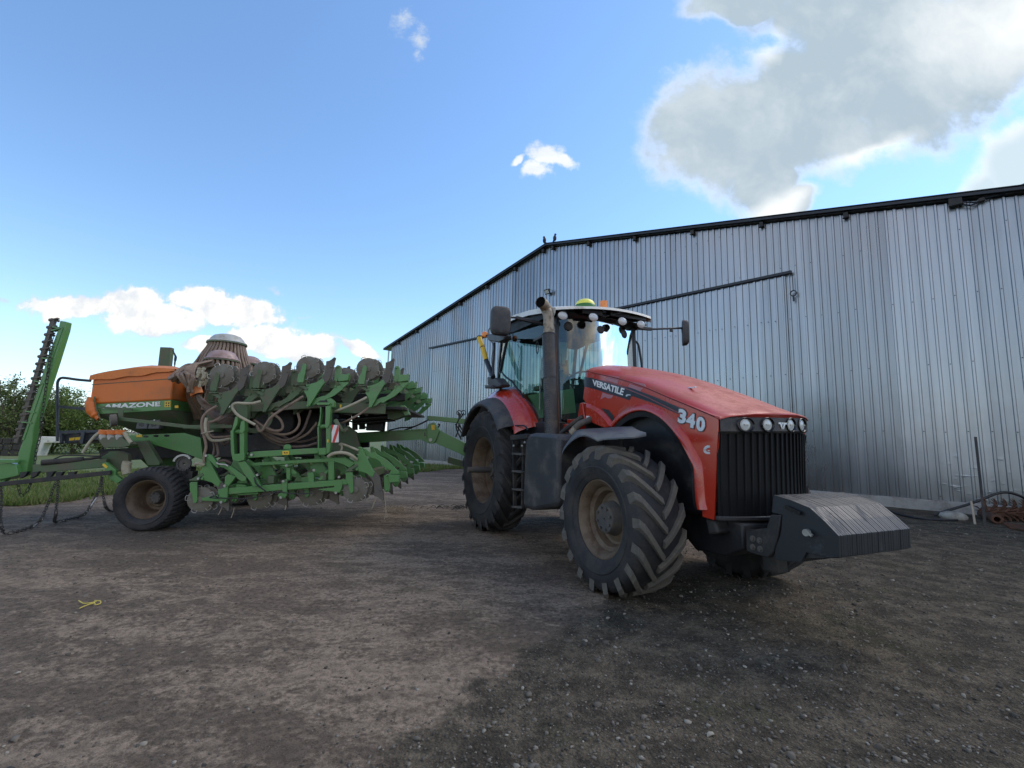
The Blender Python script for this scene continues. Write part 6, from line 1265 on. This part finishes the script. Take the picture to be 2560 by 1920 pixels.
def g_main(k, a, p, d, rr):
    return [p+d*.10+Vector((-.02,0,-.28)), p+d*.20+Vector((-.04+rr.normal(0,.02),0,-.58)), p+d*.22+Vector((-.15+rr.normal(0,.04), .1, -.95)), p-d*.05+Vector((-.1,.1,-1.5))]
HC = A('2', 385, 330, .95)
head('2', 425, 192, 0, .335, 'domew', 34, g_main, 1, 'tallest distributor head with a grey white dome')
K0 = A('2', 165, 600, 1.75)
def g_near(k, a, p, d, rr):
    if math.cos(a) < .35:
        f = (k*7 % 10)/10; s = Vector((-.10-.22*f-.05*rr.random(), .25*rr.random(), -.12-.07*rr.random())); s2 = Vector((-.16-.24*f, .35, -.24-.1*rr.random()))
        return [p+s*.45+Vector((0,0,-.06)), p+s, p+s2+Vector((0,0,-.15)), K0-HC+Vector((rr.normal(-.03,.06), rr.normal(0,.07), .22+.08*rr.random())), K0-HC+Vector((rr.normal(0,.02), rr.normal(0,.03), -.02))]
    return [p+d*.05+Vector((-.05,.0,-.25)), p+Vector((-.12, .1, -.5)), p+Vector((-.2,.1,-.9))]
head('2', 385, 330, .95, .27, 'domep', 20, g_near, 2, 'near distributor head with a pinkish dome')
head('2', 600, 365, -.9, .27, 'domep', 16, lambda k, a, p, d, rr: [p+d*.04+Vector((0,0,-.3)), p+Vector((-.1,0,-.8))], 3, 'far distributor head with a pinkish dome')
# couplings where hoses meet next to the first roller
b = MB(); rr = np.random.default_rng(5)
for k in range(18):
    p = A('2', 150+rr.uniform(0, 95), 440+rr.uniform(0, 120), 1.85+rr.uniform(0, .2)); q = p+Vector((.02, 0, .07)); b.lathe([(0,.024),(.07,.024),(.075,.03),(.10,.03)], p, (q-p), 8)
build_each(b, 'hose_coupling', M['hosel'], sd)
b = MB()
for k in range(9):
    p = A('2', 80+k*9, 395-k*2, 1.9-.02*k); b.tube([A('2', 300-k*4, 335+k*3, 1.3), A('2', 190-k*2, 362+k*2, 1.6), A('2', 92+k*7, 392+k*4, 1.8), A('2', 76+k*9, 440+k*4, 1.85), A('2', 100+k*8, 520+k*3, 1.85), A('2', 160+k*3, 590, 1.85)], .019, 7, 5)
build_each(b, 'seed_hose', M['hose'], sd)
b = MB(); b.lathe([(-.06,.085),(-.06,.095),(.06,.095),(.06,.085)], A('2', 165, 590, 1.85), (.45,0,-1), 16); b.build('orange_band', M['orange'], sd)
b = MB()
for k in range(9):
    o1 = rr.uniform(-12, 12); o2 = k*9-30; b.tube([A('2', 165+o1, 605, 1.85), A('2', 215+o2*.4, 680-o2*.2, 1.85), A('2', 300+o2*.7, 770-o2*.4, 1.8-.03*k), A('2', 400+o2, 830-o2*.8, 1.7), A('2', 520+o2, 930-o2, 1.5)], .022, 7, 5)
build_each(b, 'seed_hose', M['hosed'], sd)
def hose(pts, m='hose', r=.021, z=None):
    b = MB(); b.tube([A(z_, x, y, v) for z_, x, y, v in pts] if z is None else [A(z, x, y, v) for x, y, v in pts], r, 8, 6); b.build('seed_hose', M[m], sd)
hose([(1225,1040,2.28),(1100,1072,2.32),(960,1075,2.36),(840,1070,2.38),(772,1105,2.38),(790,1180,2.38),(870,1270,2.36),(1000,1345,2.34),(1135,1415,2.3)], 'hosel', .021, 'e')
hose([(1905,960,2.28),(1700,1090,2.34),(1500,1215,2.36),(1370,1320,2.36),(1290,1440,2.34),(1240,1515,2.3),(1190,1500,2.2),(1160,1430,2.1)], 'hose', .021, 'e')
hose([(1150,868,2.28),(1050,920,2.32),(880,1000,2.33),(720,1065,2.33),(610,1110,2.1)], 'hosel', .020, 'g')
hose([(1180,1035,2.25),(1050,1130,2.3),(900,1215,2.3),(740,1290,2.1),(700,1310,1.9)], 'hose', .018, 'g')
loops = [[(650,832),(720,880),(800,915),(865,915),(886,880),(860,820),(790,770)], [(650,836),(740,905),(840,945),(930,945),(1000,905),(1025,840),(1010,770)], [(652,842),(740,925),(860,990),(960,985),(1050,920),(1100,800),(1118,745)], [(655,850),(740,950),(860,1010),(960,1005),(1080,950),(1140,890),(1170,850)], [(660,856),(740,970),(850,1030),(960,1050),(1080,1045),(1170,1020)], [(655,860),(700,900),(690,920),(680,890)], [(640,828),(760,890),(880,960),(990,1010),(1090,1000),(1170,970)]]
for i, lp in enumerate(loops): hose([(x, y, 2.02-.07*i) for x, y in lp], ('hose', 'hose', 'hosed', 'hose', 'hosed', 'hose', 'hosed')[i], .021, '2')
left = [[(340,712,2.2),(270,755,2.2),(222,810,2.2),(214,890,2.2),(235,970,2.2),(250,1050,2.2),(235,1120,2.2),(232,1185,2.2)], [(252,810,2.25),(242,870,2.25),(252,940,2.25),(290,995,2.2),(360,1000,2.1),(450,985,2.0)], [(395,790,2.0),(320,835,2.1),(265,850,2.15)], [(475,765,2.0),(380,820,2.05),(290,850,2.1)], [(262,850,2.15),(268,930,2.15),(300,970,2.1),(380,972,2.0),(450,965,1.9)], [(330,990,2.0),(345,1060,2.0),(350,1120,2.0),(320,1140,2.0),(270,1150,2.1)], [(300,950,2.0),(320,1050,1.9),(310,1120,1.9)], [(370,1010,1.9),(400,1035,1.9),(440,1010,1.8)], [(340,1180,2.1),(400,1165,2.1),(460,1190,2.1)]]
for i, lp in enumerate(left): hose(lp, ('hose', 'hosel', 'hose', 'hosed', 'hose', 'hosed', 'hosed', 'hosed', 'hosed')[i], .022, '2')
hose([(512,522,2.35),(560,485,2.38),(640,462,2.4),(740,458,2.4),(840,480,2.38),(920,530,2.34),(965,568,2.28)], 'hosel', .026, 'h')
hose([(715,312,2.2),(800,340,2.25),(900,380,2.25),(995,420,2.24)], 'hosel', .018, 'h'); hose([(690,320,2.2),(728,345,2.22),(730,400,2.22),(700,445,2.2)], 'hosel', .016, 'h'); hose([(168,662,2.2),(190,635,2.22),(240,628,2.22),(330,655,2.2)], 'hosel', .022, 'f')
hose([(1000,630,1.7),(985,690,1.8),(950,800,1.9)], 'hosed', .02, 'e'); hose([(1330,470,1.9),(1400,560,1.9),(1420,640,1.9)], 'black', .03, 'g'); hose([(640,1240,2.3),(700,1340,2.35),(760,1420,2.3),(820,1390,2.1)], 'greend', .035, 'g')
b = MB(); b.bar(A('f', 275, 150, 2.28), A('f', 470, 110, 2.28), .02, .012); b.build('cable_tie', M['hosel'], sd)
b = MB()
for pts in ([(560,1185),(500,1150),(420,1178),(760,1185),(1000,1195),(1320,1130)], [(1320,1130),(1500,1080),(1700,1110),(2042,1105)]): b.tube([A('f', x, y, 2.33) for x, y in pts], .009, 5, 5)
b.tube([A('f', x, y, 2.33) for x, y in ((1000,530),(1060,440),(1150,395))], .009, 5, 4); build_each(b, 'control_cable', M['black'], sd); b = MB(); b.tube([A('f', x, y, 2.34) for x, y in ((1120,850),(1160,960),(1310,1075))], .011, 5, 4); b.build('control_cable', M['black'], sd)
b = MB(); b.tube([A('f', x, y, 2.34) for x, y in ((520,618),(560,640),(660,650),(705,675))], .014, 6, 3); b.build('bright_rod', M['wire'], sd)
for z, pts, v in (('f', [(1568,432),(1672,428),(1675,488),(1570,492)], 2.303), ('g', [(710,985),(738,985),(738,1035),(712,1038)], 2.1), ('h', [(495,245),(520,248),(518,295),(495,292)], 2.37)):
    b = MB(); b.prism(SP(z, pts, v), v-.004, v); b.build('sticker', M['sticker'], sd)
b = MB(); b.prism(SP('f', [(1590,450),(1610,446),(1625,470),(1600,472)], 2.305), 2.303, 2.305); b.prism(SP('f', [(1635,448),(1655,450),(1650,470),(1632,468)], 2.305), 2.303, 2.305); b.build('pictogram', M['rust'], sd)
# clods, stalks caught on the tools
b = MB()
for z, x0, y0, x1, y1, r in (('h',1275,1165,1215,1335,.009), ('h',1392,1060,1430,1340,.006), ('h',1430,1330,1410,1520,.004), ('h',1425,1340,1450,1500,.004), ('f',620,1290,545,1450,.005), ('f',800,1330,750,1500,.005), ('f',1620,1300,1610,1370,.008)):
    p, q = A(z, x0, y0, 2.1), A(z, x1, y1, 2.1); q.z = max(q.z, .01); b.tube([p, (p+q)/2+Vector((.01,0,.01)), q], r, 5, 3)
build_each(b, 'caught_straw', M['straw'], sd)
bpy.context.view_layer.update()
